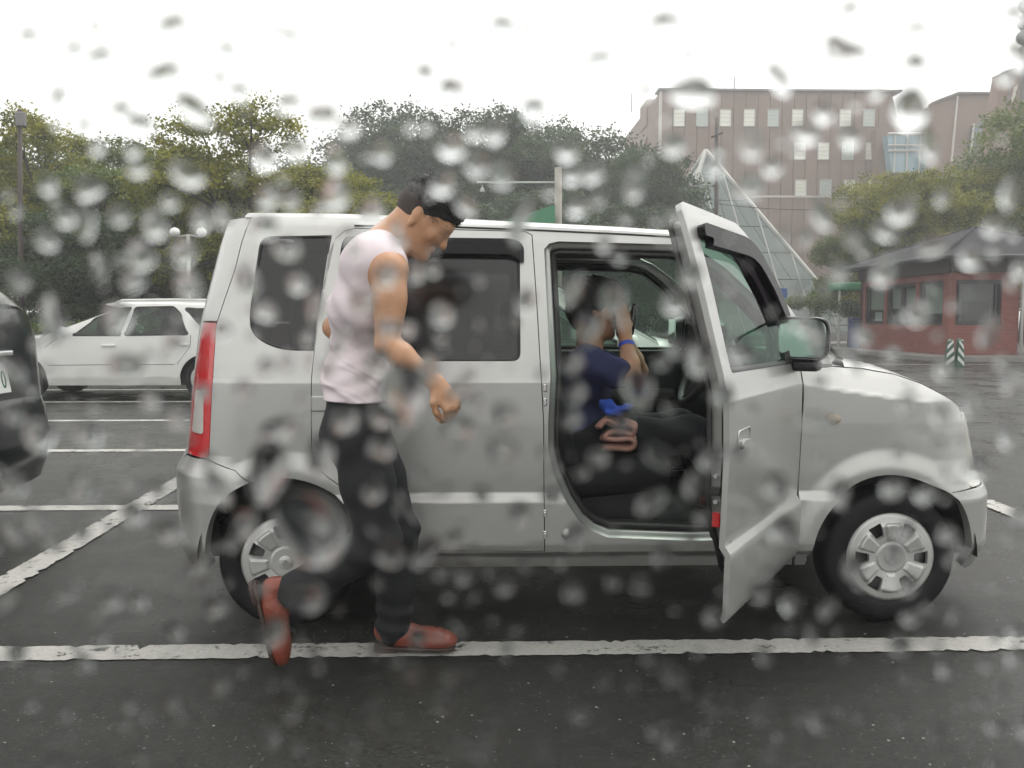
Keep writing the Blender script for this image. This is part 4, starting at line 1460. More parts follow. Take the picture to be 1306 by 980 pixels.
b.limb(dch + V(0, -.06, 0), dch + V(0, .06, 0), .085, .085, .05); b.limb(dwa + V(0, -.04, 0), dwa + V(0, .04, 0), .08, .08, .05); b.limb(dhp + V(0, -.06, 0), dhp + V(0, .06, 0), .08, .08, .05)
b.limb(dch, dwa, .085, .08, .05); b.limb(dwa, dhp, .08, .08, .05)
b.chain([dhp + V(.02, -.09, 0), knR, ftR], [.065, .048, .036], .03); b.chain([dhp + V(.02, .09, 0), knL, ftL], [.065, .048, .036], .03)
add_hand(b, dwR, V(-.10, .12, 1), V(-.5, .85, 0), .92, (25, 40, 30), -1)
add_hand(b, dwL, V(-.10, -.12, 1), V(-.5, -.85, 0), .92, (25, 40, 30), 1)
b.build('body', mat('cabin_shade_skin', (0.36, 0.19, 0.11), .5, var=.1, vscale=14, sub=.1), drv, .0075)  # darker skin copy: the shade of the cabin is put into its colour
face_bits(drv, Ld, DM, .96)
s_ = Blob()
s_.limb(dch + V(-.01, -.085, .02), dch + V(-.01, .085, .02), .100, .100, .05); s_.limb(dwa + V(0, -.055, 0), dwa + V(0, .055, 0), .108, .108, .06)
s_.limb(dhp + V(-.01, -.06, .02), dhp + V(-.01, .06, .02), .115, .115, .05); s_.limb(dch, dwa, .105, .11, .05); s_.limb(dwa, dhp, .11, .11, .05)
for sgn, sh, el in ((-1, dsR, deR), (1, dsL, deL)):
    s_.limb(nb + V(-.005, sgn * .045, -.035), sh, .050, .054, .04)
    s_.limb(sh, sh + (el - sh) * .62, .060, .062, .03)
s_.cut(nb + V(.01, 0, .0), V(.35, 0, 1))
def navy_warp(X): return .004 * np.sin(50 * X[..., 2] + 30 * X[..., 0] + 3 * np.sin(14 * X[..., 1])) + .003 * np.sin(33 * X[..., 0] - 21 * X[..., 2])
s_.build('shirt', M_NAVY, drv, .0075, .005, navy_warp)
t_ = Blob()
t_.limb(dhp + V(0, -.08, -.01), dhp + V(0, .08, -.01), .108, .108, .05)
t_.chain([dhp + V(.02, -.09, 0), knR, ftR], [.092, .074, .060], .03); t_.chain([dhp + V(.02, .09, 0), knL, ftL], [.092, .074, .060], .03)
t_.build('trousers', mat('black_trousers', (.007, .007, .010), .9, var=.3, vscale=30), drv, .009, .004, navy_warp)
hr = Blob()
hr.ell(Ld(-.010, 0, .055), V(.112, .090, .098), DM, .01); hr.ell(Ld(-.055, 0, .0), V(.065, .078, .085), DM, .03); hr.ell(Ld(.055, 0, .10), V(.05, .06, .035), DM, .03)
hr.cut(Ld(.035, 0, .03), DM @ V(.75, 0, -.62)); 
hr.build('hair', M_HAIR, drv, .006, 0, hair_warp)
for sy, yy in ((-.10, ftR), (.10, ftL)):
    shoe('shoe', yy + V(0, 0, .02), V(1, 0, -.35), V(.3, 0, 1), drv)
wb = MB(); wa = unit(dwR - deR); wc = deR + (dwR - deR) * .72
w1 = unit(np.cross(wa, V(0, 1, 0))); w2 = np.cross(wa, w1)
wb.tube([wc - wa * .009, wc + wa * .009], .0335, 20, cap=False); wb.tube([wc - wa * .009, wc + wa * .009], .031, 20, cap=False)
wb.build('wristband', mat('blue_rubber', (.03, .06, .42), .5), drv, True)
strands(drv, Ld, DM, ((-.010, 0, .050), (.104, .084, .092)), 900, .026, .0012, 6, (-.2, 0, -.35))['kind'] = 'stuff'
settle(drv)

ph = MB(); pc = Vector(A(806, 408, YD - .01))
ph.box(pc, (.022, .085, .135), Matrix.Rotation(R(8), 3, 'Y'), chamfer=.009)
tag(ph.build('phone', mat('black_phone', (.012, .012, .013), .25, coat=.5), None, auto=50), 'black phone held up in front of the driver face', 'phone')

# towels lying in the driver's lap: soft folded bundles
M_PINK = mat('pink_towelling', (.46, .25, .20), .95, var=.15, vscale=40, bump=.6, bscale=500)
def bundle(name, c, parts, material, f1, amp):
    b_ = Blob()
    for (dx, dy, dz), rad, rot in parts:
        b_.ell(np.array(c) + V(dx, dy, dz) * 1.22, V(*rad) * 1.22, np.array(Matrix.Rotation(R(rot[0]), 3, 'X') @ Matrix.Rotation(R(rot[1]), 3, 'Y') @ Matrix.Rotation(R(rot[2]), 3, 'Z')), .006)
    return b_.build(name, material, None, .004, 0, lambda X: amp * (np.sin(f1 * X[..., 0] + 60 * X[..., 2]) + np.sin(f1 * .8 * X[..., 2] - 50 * X[..., 0] + 30 * X[..., 1]) + .6 * np.sin(170 * X[..., 2] + 70 * X[..., 0])))
def folded(name, c, path, wid, material, seed):
    """A towel folded back and forth on itself; path is the fold seen edge-on."""
    P = [np.array(p, float) for p in path]
    pts = []
    for k in range(len(P) - 1):
        p0, p1, p2, p3 = P[max(k - 1, 0)], P[k], P[k + 1], P[min(k + 2, len(P) - 1)]
        for t in lin(0, .875, 8):
            pts.append(.5 * (2 * p1 + (p2 - p0) * t + (2 * p0 - 5 * p1 + 4 * p2 - p3) * t * t + (3 * p1 - p0 - 3 * p2 + p3) * t ** 3))
    pts.append(P[-1])
    def fn(a, b_):
        q = pts[int(round(a * (len(pts) - 1)))]
        w = .010 * math.sin(9 * b_ + 11 * a + seed) + .006 * math.sin(23 * b_ + 5 * a)
        return Vector(c) + Vector((q[0] * (1 + .10 * math.sin(4 * b_ + seed)) + w * .6, (b_ - .5) * wid + .012 * math.sin(13 * a + seed), q[1] + w * .5 - .03 * (b_ - .3) ** 2))
    return grid_obj(name, fn, lin(0, 1, len(pts)), lin(0, 1, 14), material, None, thick=.017)
tw = folded('towel', A(785, 551, YD - .20), [(-.072, .022), (-.045, .050), (-.005, .040), (.030, .046), (.062, .030), (.054, .004), (.010, .010), (-.030, .002), (-.046, -.018), (-.005, -.022), (.045, -.014), (.066, -.030), (.050, -.052), (-.005, -.052), (-.050, -.058)], .15, M_PINK, 1.3)
tag(tw, 'crumpled pink towel lying on the lap of the driver', 'towel')
tw2 = bundle('cloth', A(784, 521, YD - .20), [((-.02, 0, .006), (.034, .03, .022), (0, 30, 0)), ((.022, 0, -.002), (.042, .03, .014), (0, -14, 0)), ((.0, -.01, -.014), (.036, .03, .014), (0, 10, 0))], mat('blue_cloth', (.03, .08, .42), .9, var=.2, vscale=40, bump=.4, bscale=300), 130, .0035)
tag(tw2, 'small crumpled blue cloth above the pink towel in the open car', 'cloth')

# ================================================================== OTHER PARKED CARS
def parked_car(name, origin, face, spec, body_m, glass_m, label):
    """origin = middle of the car on the ground; face = +1 looks along +X, -1 along -X. Outline runs from the front bumper's foot over the roof to the rear bumper's foot."""
    ox, oy = origin
    hw, top, tum, belt = spec['hw'], spec['top'], spec.get('tumble', .14), spec['belt']
    root = empty(name, (ox, oy, 0))
    tag(root, label, 'car')
    x0, x1 = min(p[0] for p in top), max(p[0] for p in top)
    zr = max(p[1] for p in top)
    half = (x1 - x0) / 2; xm = (x0 + x1) / 2
    def yside(x, z):
        e = abs(x - xm) / half
        y = hw - spec.get('nose', .22) * e ** 7
        if z > belt: y -= tum * ((z - belt) / (zr - belt)) ** 1.3
        else: y += .012 * math.sin(max(0, (z - .2)) / (belt - .2) * math.pi)
        if z < .35: y -= .05 * (.35 - z) / .15
        return y
    W = lambda x, y, z: (ox + face * x, oy + y, z)
    arcs = []
    zb = .22
    wr = spec['wr']; ar = wr + .055
    low = []
    for wx in sorted(spec['wx']):                      # from the rear foot forward
        a = [(wx - ar * math.cos(t), wr + ar * math.sin(t)) for t in lin(R(-2), R(182), 18)]
        low += [(a[0][0], zb)] + a[1:-1] + [(a[-1][0], zb)]
    outline = top + low
    for sg in (1, -1):
        fn = lambda u, v, sg=sg: W(u, sg * yside(u, v), v)
        d = panel('body_side', outline, [w for w in spec['windows']], fn, body_m, root, .08, .06, (belt, belt - .02, .30), .02, flip=(sg * face > 0))
        for w in spec['windows']:
            panel('side_window', skin_gap(w, -.015), [], lambda u, v, sg=sg: W(u, sg * (yside(u, v) - .012), v), glass_m, root, .2, .2, (), .004, flip=(sg * face > 0))
            v, f = [], []
            n = len(w)
            for g_, dd in ((.012, .004), (-.006, -.003), (-.012, .0)):
                v += [W(p[0], sg * (yside(*p) - dd), p[1]) for p in skin_gap(w, g_)]
            f = [(i * n + j, i * n + (j + 1) % n, (i + 1) * n + (j + 1) % n, (i + 1) * n + j) for i in range(2) for j in range(n)]
            me = bpy.data.meshes.new('window_trim'); me.from_pydata(v, [], f); link('window_trim', me, M_BLACK, root, True)
        for ln in spec.get('seams', []):
            q = MB(); q.tube([W(a, sg * (yside(a, b_) + .0005), b_) for a, b_ in ln], .004, 4); q.build('door_seam', M_BLACK, root)
        for hx_, hz_ in spec.get('handles', []):
            q = MB(); q.box(W(hx_, sg * (yside(hx_, hz_) + .012), hz_), (.20, .03, .035), chamfer=.01); q.build('door_handle', body_m if spec.get('body_handles') else M_BLACK, root)
        mx_, mz_ = spec['mirror']
        q = MB(); q.box(W(mx_, sg * (yside(mx_, mz_) + .13), mz_), (.13, .20, .14), chamfer=.045); q.box(W(mx_ + .02, sg * (yside(mx_, mz_) + .03), mz_ - .06), (.08, .10, .05), chamfer=.01)
        q.build('door_mirror', body_m, root, auto=50)
        q = MB(); q.box(W(spec['lamp_f'][0], sg * (hw - .20), spec['lamp_f'][1]), (.16, .34, .15), chamfer=.05); q.build('headlamp', M_CLEAR, root, auto=50)
        q = MB(); q.box(W(spec['lamp_r'][0], sg * (hw - .17), spec['lamp_r'][1]), (.14, .24, spec.get('lamp_rh', .22)), chamfer=.04); q.build('tail_lamp', M_RED, root, auto=50)
        if spec.get('rails'):
            a, b_, z_ = spec['rails']
            q = MB(); q.tube([W(a, sg * (hw - tum - .03), z_ - .05), W(a - .12, sg * (hw - tum - .03), z_), W((a + b_) / 2, sg * (hw - tum - .03), z_ + .01), W(b_ + .12, sg * (hw - tum - .03), z_), W(b_, sg * (hw - tum - .03), z_ - .05)], .018, 8); q.build('roof_rail', body_m, root, True)
    # bonnet, screens, roof and tail as one belt of strips across the car
    ss = [0, .012, .03, .06, .11, .2, .35, .5, .65, .8, .89, .94, .97, .988, 1]
    def strip(i0, i1, nm, m_, lift=0.0):
        pts = []
        for i in range(i0, i1):
            a, b_ = top[i], top[i + 1]
            k = max(2, int(math.dist(a, b_) / .12))
            pts += [(a[0] + (b_[0] - a[0]) * j / k, a[1] + (b_[1] - a[1]) * j / k) for j in range(k)]
        pts.append(top[i1])
        v = []
        for j, (x, z) in enumerate(pts):
            a, b_ = pts[max(0, j - 1)], pts[min(len(pts) - 1, j + 1)]
            t = Vector((b_[0] - a[0], b_[1] - a[1])).normalized()
            nx, nz = t.y, -t.x
            if nx * (x - xm) + nz * (z - .6) < 0: nx, nz = -nx, -nz
            ys = yside(x, z)
            for s in ss:
                bl = .030 * (1 - abs(2 * s - 1) ** 8) + .035 * (1 - (2 * s - 1) ** 2) + lift
                v.append(W(x + nx * bl, -ys + 2 * ys * s, z + nz * bl))
        n = len(ss)
        f = [(r_ * n + c, r_ * n + c + 1, (r_ + 1) * n + c + 1, (r_ + 1) * n + c) for r_ in range(len(pts) - 1) for c in range(n - 1)]
        me = bpy.data.meshes.new(nm); me.from_pydata(v, [], f)
        return link(nm, me, m_, root, True)
    for i0, i1, nm, g_ in spec['strips']:
        strip(i0, i1, nm, glass_m if g_ else spec.get('mats', {}).get(nm, body_m))
    ub = MB(); ub.box(W(xm, 0, .30), (2 * half - .5, 2 * hw - .16, .16)); ub.build('underbody', M_BLACK, root)
    cab = MB(); cab.box(W(spec['cabin'][0], 0, .62), (spec['cabin'][1], 2 * hw - .2, .5)); cab.build('cabin_floor', M_DARKIN, root)
    for sx in spec['seats']:
        for sg in (1, -1):
            q = MB(); q.box(W(sx, sg * .36, 1.0), (.16, .46, .5), Matrix.Rotation(R(-14 * face), 3, 'Y'), chamfer=.06); q.box(W(sx - .09, sg * .36, 1.30 if zr > 1.4 else 1.25), (.08, .26, .15), chamfer=.03); q.build('seat_back', M_SEAT, root, auto=60)
    for wx in spec['wx']:
        for sg in (1, -1):
            q = MB(); q.lathe([(wr - .10, .012), (wr - .09, 0), (wr - .02, -.004), (wr, .03), (wr, .17), (wr - .1, .19)], (0, 0, 0), 'Y', 36)
            w = q.build('wheel', M_TYRE, root, auto=60)
            w.location = W(wx, -sg * (hw - .02), wr); w.rotation_euler = (0, 0, 0 if sg > 0 else math.pi)
            h = MB(); h.lathe([(.0, -.004), (.05, -.006), (wr - .12, .012), (wr - .095, .004), (wr - .09, .02)], (0, 0, 0), 'Y', 36)
            ho = h.build('hubcap', M_HUB, w, True)
            for k in range(5):
                a = 2 * math.pi * k / 5
                sl = MB(); sl.prism([(r_ * math.cos(a + d), r_ * math.sin(a + d)) for r_, d in ((.09, .3), (wr - .125, .24), (wr - .125, -.24), (.09, -.3))], -.004, .02); sl.build('hub_slot', M_BLACK, w)
    settle(root)
    return root

M_WHITE = mat('white_car_paint', (0.72, 0.72, 0.70), .28, coat=.6, var=.04)
M_DKBLUE = mat('black_car_paint', (0.009, 0.011, 0.013), .16, coat=.25, spec=.3, var=.15)
M_GREEN2 = glass_mat('green_car_glass', (0.42, 0.58, 0.50))

# the white estate car two rows back; it looks to the left of the picture
yW = 13.42
wx_ = lambda px: -(A(px, 420, yW)[0] - (-5.45))          # local x, positive towards its nose
wz_ = lambda py: A(150, py, yW)[2]
top_w = [(2.30, .24), (2.34, .45), (2.28, .66), (1.85, .84), (1.10, .93), (wx_(150), 1.36), (.2, 1.415), (-.8, 1.42), (-1.7, 1.38), (-2.15, 1.02), (-2.28, .78), (-2.30, .45), (-2.24, .24)]
win_w = [round_poly([(wx_(92), wz_(428)), (wx_(120), wz_(406)), (wx_(150), wz_(394)), (wx_(164), wz_(392)), (wx_(153), wz_(428))], .03, 3),
         round_poly([(wx_(158), wz_(428)), (wx_(169), wz_(392)), (wx_(218), wz_(391)), (wx_(228), wz_(400)), (wx_(240), wz_(427))], .04, 3),
         round_poly([(wx_(232), wz_(393)), (wx_(290), wz_(393)), (wx_(318), wz_(424)), (wx_(262), wz_(425))], .05, 3)]
spec_w = dict(hw=.86, top=top_w, belt=.98, tumble=.16, windows=win_w, wx=(1.38, -1.28), wr=.31, mirror=(wx_(82), 1.02), lamp_f=(2.18, .62), lamp_r=(-2.14, .80),
              strips=[(0, 3, 'front_bumper', 0), (3, 4, 'bonnet', 0), (4, 5, 'windscreen', 1), (5, 8, 'roof', 0), (8, 9, 'rear_window', 1), (9, 12, 'tailgate', 0)],
              seams=[[(wx_(153), .24), (wx_(153), wz_(428))], [(wx_(62), .24), (wx_(58), .8), (wx_(76), .95)], [(wx_(224), .26), (wx_(226), .55), (wx_(242), .8), (wx_(243), wz_(428))], [(wx_(60), .52), (wx_(150), .53), (wx_(222), .53)]],
              handles=[(wx_(138), wz_(441)), (wx_(231), wz_(440))], body_handles=True, rails=(wx_(140), wx_(300), 1.475), cabin=(0, 2.6), seats=(.35, -.6))
parked_car('estate_car', (-5.45, yW + .86), -1, spec_w, M_WHITE, M_GREEN2, 'white estate car with roof rails parked in the far row of bays')

# the white hatchback in the next bay, seen through the cabin of the silver car
top_h = [(2.05, .24), (2.10, .45), (2.02, .68), (1.75, .86), (.95, 1.02), (.20, 1.43), (-.3, 1.485), (-1.1, 1.46), (-1.7, 1.36), (-1.95, .98), (-2.03, .6), (-2.0, .24)]
win_h = [round_poly([(.70, 1.02), (.20, 1.33), (-.08, 1.37), (-.10, 1.0)], .04, 3), round_poly([(-.18, 1.0), (-.16, 1.38), (-.95, 1.36), (-1.15, 1.0)], .04, 3)]
spec_h = dict(hw=.82, top=top_h, belt=.97, tumble=.15, windows=win_h, wx=(1.27, -1.22), wr=.30, mirror=(.72, 1.03), lamp_f=(1.90, .70), lamp_r=(-1.92, .9),
              strips=[(0, 3, 'front_bumper', 0), (3, 4, 'bonnet', 0), (4, 5, 'windscreen', 1), (5, 8, 'roof', 0), (8, 9, 'rear_window', 1), (9, 11, 'tailgate', 0)],
              seams=[[(-.13, .26), (-.14, 1.0)], [(.90, .26), (.86, .95)], [(-1.1, .55), (-1.17, 1.0)]], handles=[(.05, .90), (-1.0, .90)], cabin=(0, 2.3), seats=(.1, -.85))
parked_car('hatchback', (.22, 6.10 + .82), 1, spec_h, M_WHITE, M_GREEN2, 'white hatchback seen through the windows of the silver car')

# the black car backed up to the bay behind: only its tail corner shows
top_d = [(2.1, .24), (2.15, .45), (2.05, .70), (1.0, .95), (.2, 1.42), (-.6, 1.60), (-1.50, 1.57), (-1.93, 1.24), (-1.98, 1.10), (-2.0, .74), (-2.03, .68), (-2.06, .50), (-2.0, .28)]
win_d = [round_poly([(.75, 1.0), (.15, 1.34), (-.2, 1.38), (-.22, 1.0)], .04, 3), round_poly([(-.3, 1.0), (-.28, 1.40), (-1.0, 1.38), (-1.25, 1.02)], .04, 3)]
spec_d = dict(hw=.80, top=top_d, belt=.98, tumble=.09, nose=.18, windows=win_d, wx=(1.27, -1.24), wr=.30, mirror=(.75, 1.02), lamp_f=(1.92, .72), lamp_r=(-1.86, 1.04), lamp_rh=.16,
              strips=[(0, 3, 'front_bumper', 0), (3, 3 + 1, 'bonnet', 0), (4, 4 + 1, 'windscreen', 1), (5, 7, 'roof', 0), (7, 7 + 1, 'rear_window', 1), (7 + 1, 10, 'tailgate', 0), (10, 12, 'rear_bumper', 0)][:0]
                     + [(0, 3, 'front_bumper', 0), (3, 4, 'bonnet', 0), (4, 5, 'windscreen', 1), (5, 6, 'roof', 0), (6, 7, 'rear_window', 1), (7, 9, 'tailgate', 0), (9, 12, 'rear_bumper', 0)],
              seams=[[(-.25, .26), (-.26, 1.0)]], handles=[(-.05, .90), (-1.1, .90)], cabin=(0, 2.3), seats=(.1, -.85))
dk_x, dk_y = -2.66 - 2.03, 4.84
dk = parked_car('compact_car', (dk_x, dk_y), -1, spec_d, M_DKBLUE, M_PRIV, 'black car whose tail corner and number plate show at the picture edge')
# number plate with its last digit, plate lamp, chrome strip
px_ = dk_x + 2.0 + .066
npz = .88
q = MB(); q.box((px_, dk_y, npz), (.014, .33, .165), Matrix.Rotation(R(-9), 3, 'Y'), chamfer=.004); plo = q.build('number_plate', mat('white_plate', (.62, .64, .62), .4), dk)
cu = bpy.data.curves.new('digit', 'FONT'); cu.body = '0'; cu.size = .12; cu.align_x = 'CENTER'; cu.align_y = 'CENTER'; cu.extrude = .002
to = bpy.data.objects.new('digit_tmp', cu); C.objects.link(to)
bpy.context.view_layer.update()
dme = bpy.data.meshes.new_from_object(to.evaluated_get(bpy.context.evaluated_depsgraph_get()))
bpy.data.objects.remove(to)
dme.name = 'plate_digit'
dg = link('plate_digit', dme, mat('green_plate_ink', (.02, .09, .05), .5), plo)
plo.matrix_parent_inverse = dk.matrix_world.inverted()
bpy.context.view_layer.update()
dg.matrix_world = Matrix.Translation((px_ + .009, dk_y + .105, npz - .012)) @ Matrix.Rotation(R(-9), 4, 'Y') @ Matrix.Rotation(R(90), 4, 'Z') @ Matrix.Rotation(R(90), 4, 'X') @ Matrix.Diagonal((.8, 1.15, 1, 1))
q = MB(); q.box((px_ - .03, dk_y, npz + .13), (.05, .5, .035), chamfer=.01); q.build('plate_garnish', M_CHROME, dk)
bpy.context.view_layer.update()
for o in dk.children:
    o.matrix_parent_inverse = dk.matrix_world.inverted()

# ================================================================== TREES
def leaf_mat(name, dark, light, trans=.42):
    m = bpy.data.materials.new(name)
    m.use_nodes = True
    n, l = m.node_tree.nodes, m.node_tree.links
    n.clear()
    out = n.new('ShaderNodeOutputMaterial')
    at_ = n.new('ShaderNodeAttribute'); at_.attribute_name = 'leaf_tone'
    mx = n.new('ShaderNodeMix'); mx.data_type = 'RGBA'
    mx.inputs[6].default_value = (*dark, 1); mx.inputs[7].default_value = (*light, 1)
    l.new(at_.outputs['Fac'], mx.inputs[0])
    df = n.new('ShaderNodeBsdfPrincipled'); df.inputs['Roughness'].default_value = .5; df.inputs['Specular IOR Level'].default_value = .35
    tl = n.new('ShaderNodeBsdfTranslucent')
    ms = n.new('ShaderNodeMixShader'); ms.inputs[0].default_value = trans
    l.new(mx.outputs[2], df.inputs['Base Color']); l.new(mx.outputs[2], tl.inputs[0])
    l.new(df.outputs[0], ms.inputs[1]); l.new(tl.outputs[0], ms.inputs[2]); l.new(ms.outputs[0], out.inputs[0])
    return m

def crown_mesh(name, blobs, nclump, nleaf, leaf, spread, seed):
    """Leaf clumps spread through the shell of several uneven lobes; each leaf a small bent rhomb."""
    g = np.random.default_rng(seed)
    B = np.array([[*c, *r_] for c, r_ in blobs], float)
    wgt = (B[:, 3] * B[:, 5] + B[:, 4] * B[:, 5] + B[:, 3] * B[:, 4]); wgt /= wgt.sum()
    bi = g.choice(len(B), nclump, p=wgt)
    d = g.normal(size=(nclump, 3)); d /= np.linalg.norm(d, axis=1)[:, None]
    d[:, 2] = np.where(d[:, 2] < -.55, -d[:, 2] * .6, d[:, 2])
    rad = g.uniform(.55, 1.04, nclump) ** .6
    cc = B[bi, :3] + d * B[bi, 3:] * rad[:, None]
    tone_c = np.clip(g.normal(.45, .25, nclump), 0, 1)
    N = nclump * nleaf
    ci = np.repeat(np.arange(nclump), nleaf)
    off = g.normal(size=(N, 3)) * spread * np.array([1, 1, .55]) * g.uniform(.6, 1.3, nclump)[ci][:, None]
    p = cc[ci] + off
    nrm = g.normal(size=(N, 3)) * .9 + d[ci] * .5 + np.array([0, 0, .7])
    nrm /= np.linalg.norm(nrm, axis=1)[:, None]
    a = np.cross(nrm, g.normal(size=(N, 3))); a /= np.linalg.norm(a, axis=1)[:, None]
    b_ = np.cross(nrm, a)
    sz = leaf * g.uniform(.6, 1.35, N)[:, None]
    q = np.stack([p - a * sz, p + b_ * sz * .55 - nrm * sz * .12, p + a * sz, p - b_ * sz * .55 - nrm * sz * .12], 1).reshape(-1, 3)
    me = bpy.data.meshes.new(name)
    me.vertices.add(4 * N); me.vertices.foreach_set('co', q.astype(np.float32).ravel())
    me.loops.add(4 * N); me.loops.foreach_set('vertex_index', np.arange(4 * N, dtype=np.int32))
    me.polygons.add(N); me.polygons.foreach_set('loop_start', np.arange(0, 4 * N, 4, dtype=np.int32))
    me.update(calc_edges=True)
    at_ = me.attributes.new('leaf_tone', 'FLOAT', 'FACE')
    t = np.clip(tone_c[ci] + g.normal(0, .16, N), 0, 1)
    at_.data.foreach_set('value', t.astype(np.float32))
    return me

def wood_mesh(name, h, blobs, r0, seed, lean=.04):
    r_ = random.Random(seed)
    m = MB()
    top = h * .72
    pts = [Vector((lean * h * (i / 6) ** 2 * r_.uniform(.5, 1.5), r_.uniform(-.03, .03) * h * (i / 6), top * i / 6)) for i in range(7)]
    m.tube(pts, [r0 * (1.25 if i == 0 else 1) * (1 - .13 * i) for i in range(7)], 9)
    for c, rad in blobs:
        k = r_.randint(2, 5)
        s = pts[k]
        e = Vector(c)
        mid = s.lerp(e, .5) + Vector((r_.uniform(-.2, .2), r_.uniform(-.2, .2), r_.uniform(.0, .4)))
        m.tube([s, mid, e, e + (e - mid) * .5], [r0 * .5, r0 * .3, r0 * .16, r0 * .06], 6)
        for _ in range(4):
            t = e + Vector((r_.uniform(-1, 1) * rad[0], r_.uniform(-1, 1) * rad[1], r_.uniform(-.2, .9) * rad[2])) * .8
            m.tube([mid.lerp(e, .6), t], [r0 * .14, r0 * .03], 4)
    return m.build(name, M_BARK, None, True, recalc=False)

M_BARK = mat('wet_bark', (.05, .042, .035), .8, var=.35, vscale=12, bump=.5, bscale=40)
M_LF = [leaf_mat('yellow_green_leaves', (.086, .108, .016), (.340, .325, .042)), leaf_mat('mid_green_leaves', (.058, .098, .024), (.185, .225, .050)), leaf_mat('dark_green_leaves', (.027, .050, .020), (.080, .118, .044))]

def lobes(seed, n, R_, H0, H1):
    r_ = random.Random(seed)
    out = []
    for i in range(n):
        a = 2 * math.pi * (i + r_.uniform(-.3, .3)) / n * 1.618
        k = r_.uniform(.25, .8)
        z = H0 + (H1 - H0) * r_.uniform(.1, .92)
        tp = 1 - .55 * max(0, (z - (H0 + H1) / 2) / (H1 - H0) * 2)
        s = r_.uniform(.30, .48)
        out.append(((R_ * k * tp * math.cos(a), R_ * k * tp * math.sin(a), z), (R_ * s * 1.15, R_ * s * 1.15, (H1 - H0) * s * .42)))
    return out

KINDS = []      # (crown, wood) meshes at about 8 m, shared between the trees
for i, (n, R_, H0, H1, ncl, nlf, lf, sp) in enumerate(((12, 3.6, 1.6, 8.0, 760, 78, .062, .22), (14, 4.0, 1.0, 8.2, 900, 76, .064, .24), (11, 3.2, 2.6, 8.4, 520, 74, .064, .21), (16, 4.0, .6, 8.0, 1000, 66, .074, .26))):
    lb = lobes(40 + i * 7, n, R_, H0, H1)
    KINDS.append((crown_mesh('crown', lb, ncl, nlf, lf, sp, 5 + i), wood_mesh('trunk', 8.0, lb, .19, 60 + i)))
for _, w in KINDS: C.objects.unlink(w)

def tree(name, x, y, h, kind, leaf, rot, label, group, wide=1.0, z=0.0):
    root = empty(name, (x, y, z))
    s = h / 8.2
    cm, wd = KINDS[kind]
    c = bpy.data.objects.new('crown', cm); C.objects.link(c); c.parent = root
    w = bpy.data.objects.new('trunk', wd.data); C.objects.link(w); w.parent = root
    if not cm.materials: cm.materials.append(M_LF[leaf])
    c.material_slots[0].link = 'OBJECT'; c.material_slots[0].material = M_LF[leaf]
    root.scale = (s * wide, s * wide, s); root.rotation_euler = (0, 0, rot)
    return tag(root, label, 'tree', group)

def tree_at(name, px, ytop, Y, kind, leaf, rot, label, group, wide=1.0, z=0.0):
    p = A(px, ytop, Y)
    return tree(name, p[0], Y, p[2] - z, kind, leaf, rot, label, group, wide, z)

G1, G2, G3 = 'trees behind the far row of bays', 'trees of the dark wood', 'trees beside the gatehouse'
tree_at('broadleaf_tree', 60, 158, 27, 2, 0, .3, 'tall thin-topped yellow-green tree beside the dark pole', G1, 1.0)
tree_at('broadleaf_tree', -20, 182, 30, 1, 1, 2.0, 'green tree cut by the left picture edge behind the black car', G1, 1.1)
tree_at('broadleaf_tree', 150, 205, 26, 0, 1, 4.1, 'lower green tree right behind the white estate car', G1, 1.15)
tree_at('broadleaf_tree', 190, 190, 31, 1, 1, .9, 'green tree between the dark pole and the double-globe lamp', G1, 1.2)
tree_at('broadleaf_tree', 322, 150, 24, 2, 0, 1.2, 'yellow-green tree with open branches above the tail of the silver car', G1, 1.05)
tree_at('broadleaf_tree', 425, 200, 26, 0, 0, 3.3, 'yellow-green tree above the man and the rear door', G1, 1.15)
tree_at('broadleaf_tree', 270, 225, 29, 3, 1, 2.4, 'low dense green tree behind the double-globe lamp', G1, 1.25)
tree_at('broadleaf_tree', 95, 250, 24, 3, 2, 5.0, 'low dark green tree behind the roof of the estate car', G1, 1.3)
for i, (px, yt, Y, kd, rot, w_, lb) in enumerate((
        (140, 172, 46, 3, 1.0, 1.2, 'dark tree rising between the yellow-green trees at the far left'),
        (455, 178, 55, 3, .4, 1.2, 'dark tree at the low left shoulder of the wood'),
        (530, 158, 58, 1, 2.2, 1.1, 'dark tree directly above the bowed head of the man'),
        (610, 142, 60, 3, 3.7, 1.15, 'tall dark tree on the left half of the wood crest'),
        (665, 150, 52, 1, .8, 1.0, 'dark tree in the middle of the wood behind the striped pole'),
        (722, 148, 60, 3, 5.2, 1.15, 'tall dark tree on the right half of the wood crest'),
        (785, 176, 55, 3, 1.6, 1.1, 'dark tree on the right slope of the wood'),
        (818, 204, 48, 1, 4.4, .8, 'dark tree against the corner of the brown building'),
        (862, 272, 40, 3, 2.9, .7, 'small dark tree at the foot of the glass pyramid'),
        (560, 235, 42, 3, 2.0, 1.3, 'low dark tree at the foot of the wood above the car roof'),
        (690, 225, 44, 3, 4.9, 1.3, 'low dark tree behind the green sheet and pole'),
        (790, 240, 42, 3, .2, 1.3, 'low dark tree just left of the open door tip'))):
    tree_at('broadleaf_tree', px, yt, Y, kd, 2, rot, lb, G2, w_)
tree_at('broadleaf_tree', 1105, 262, 38, 0, 1, .5, 'spreading green tree above the glass pyramid foot', G3, .85)
tree_at('broadleaf_tree', 1160, 232, 37, 1, 0, 2.6, 'spreading yellow-green tree over the gatehouse eaves', G3, 1.0)
tree_at('broadleaf_tree', 1240, 206, 38, 0, 0, 1.8, 'tall yellow-green tree behind the gatehouse roof ridge', G3, 1.0)
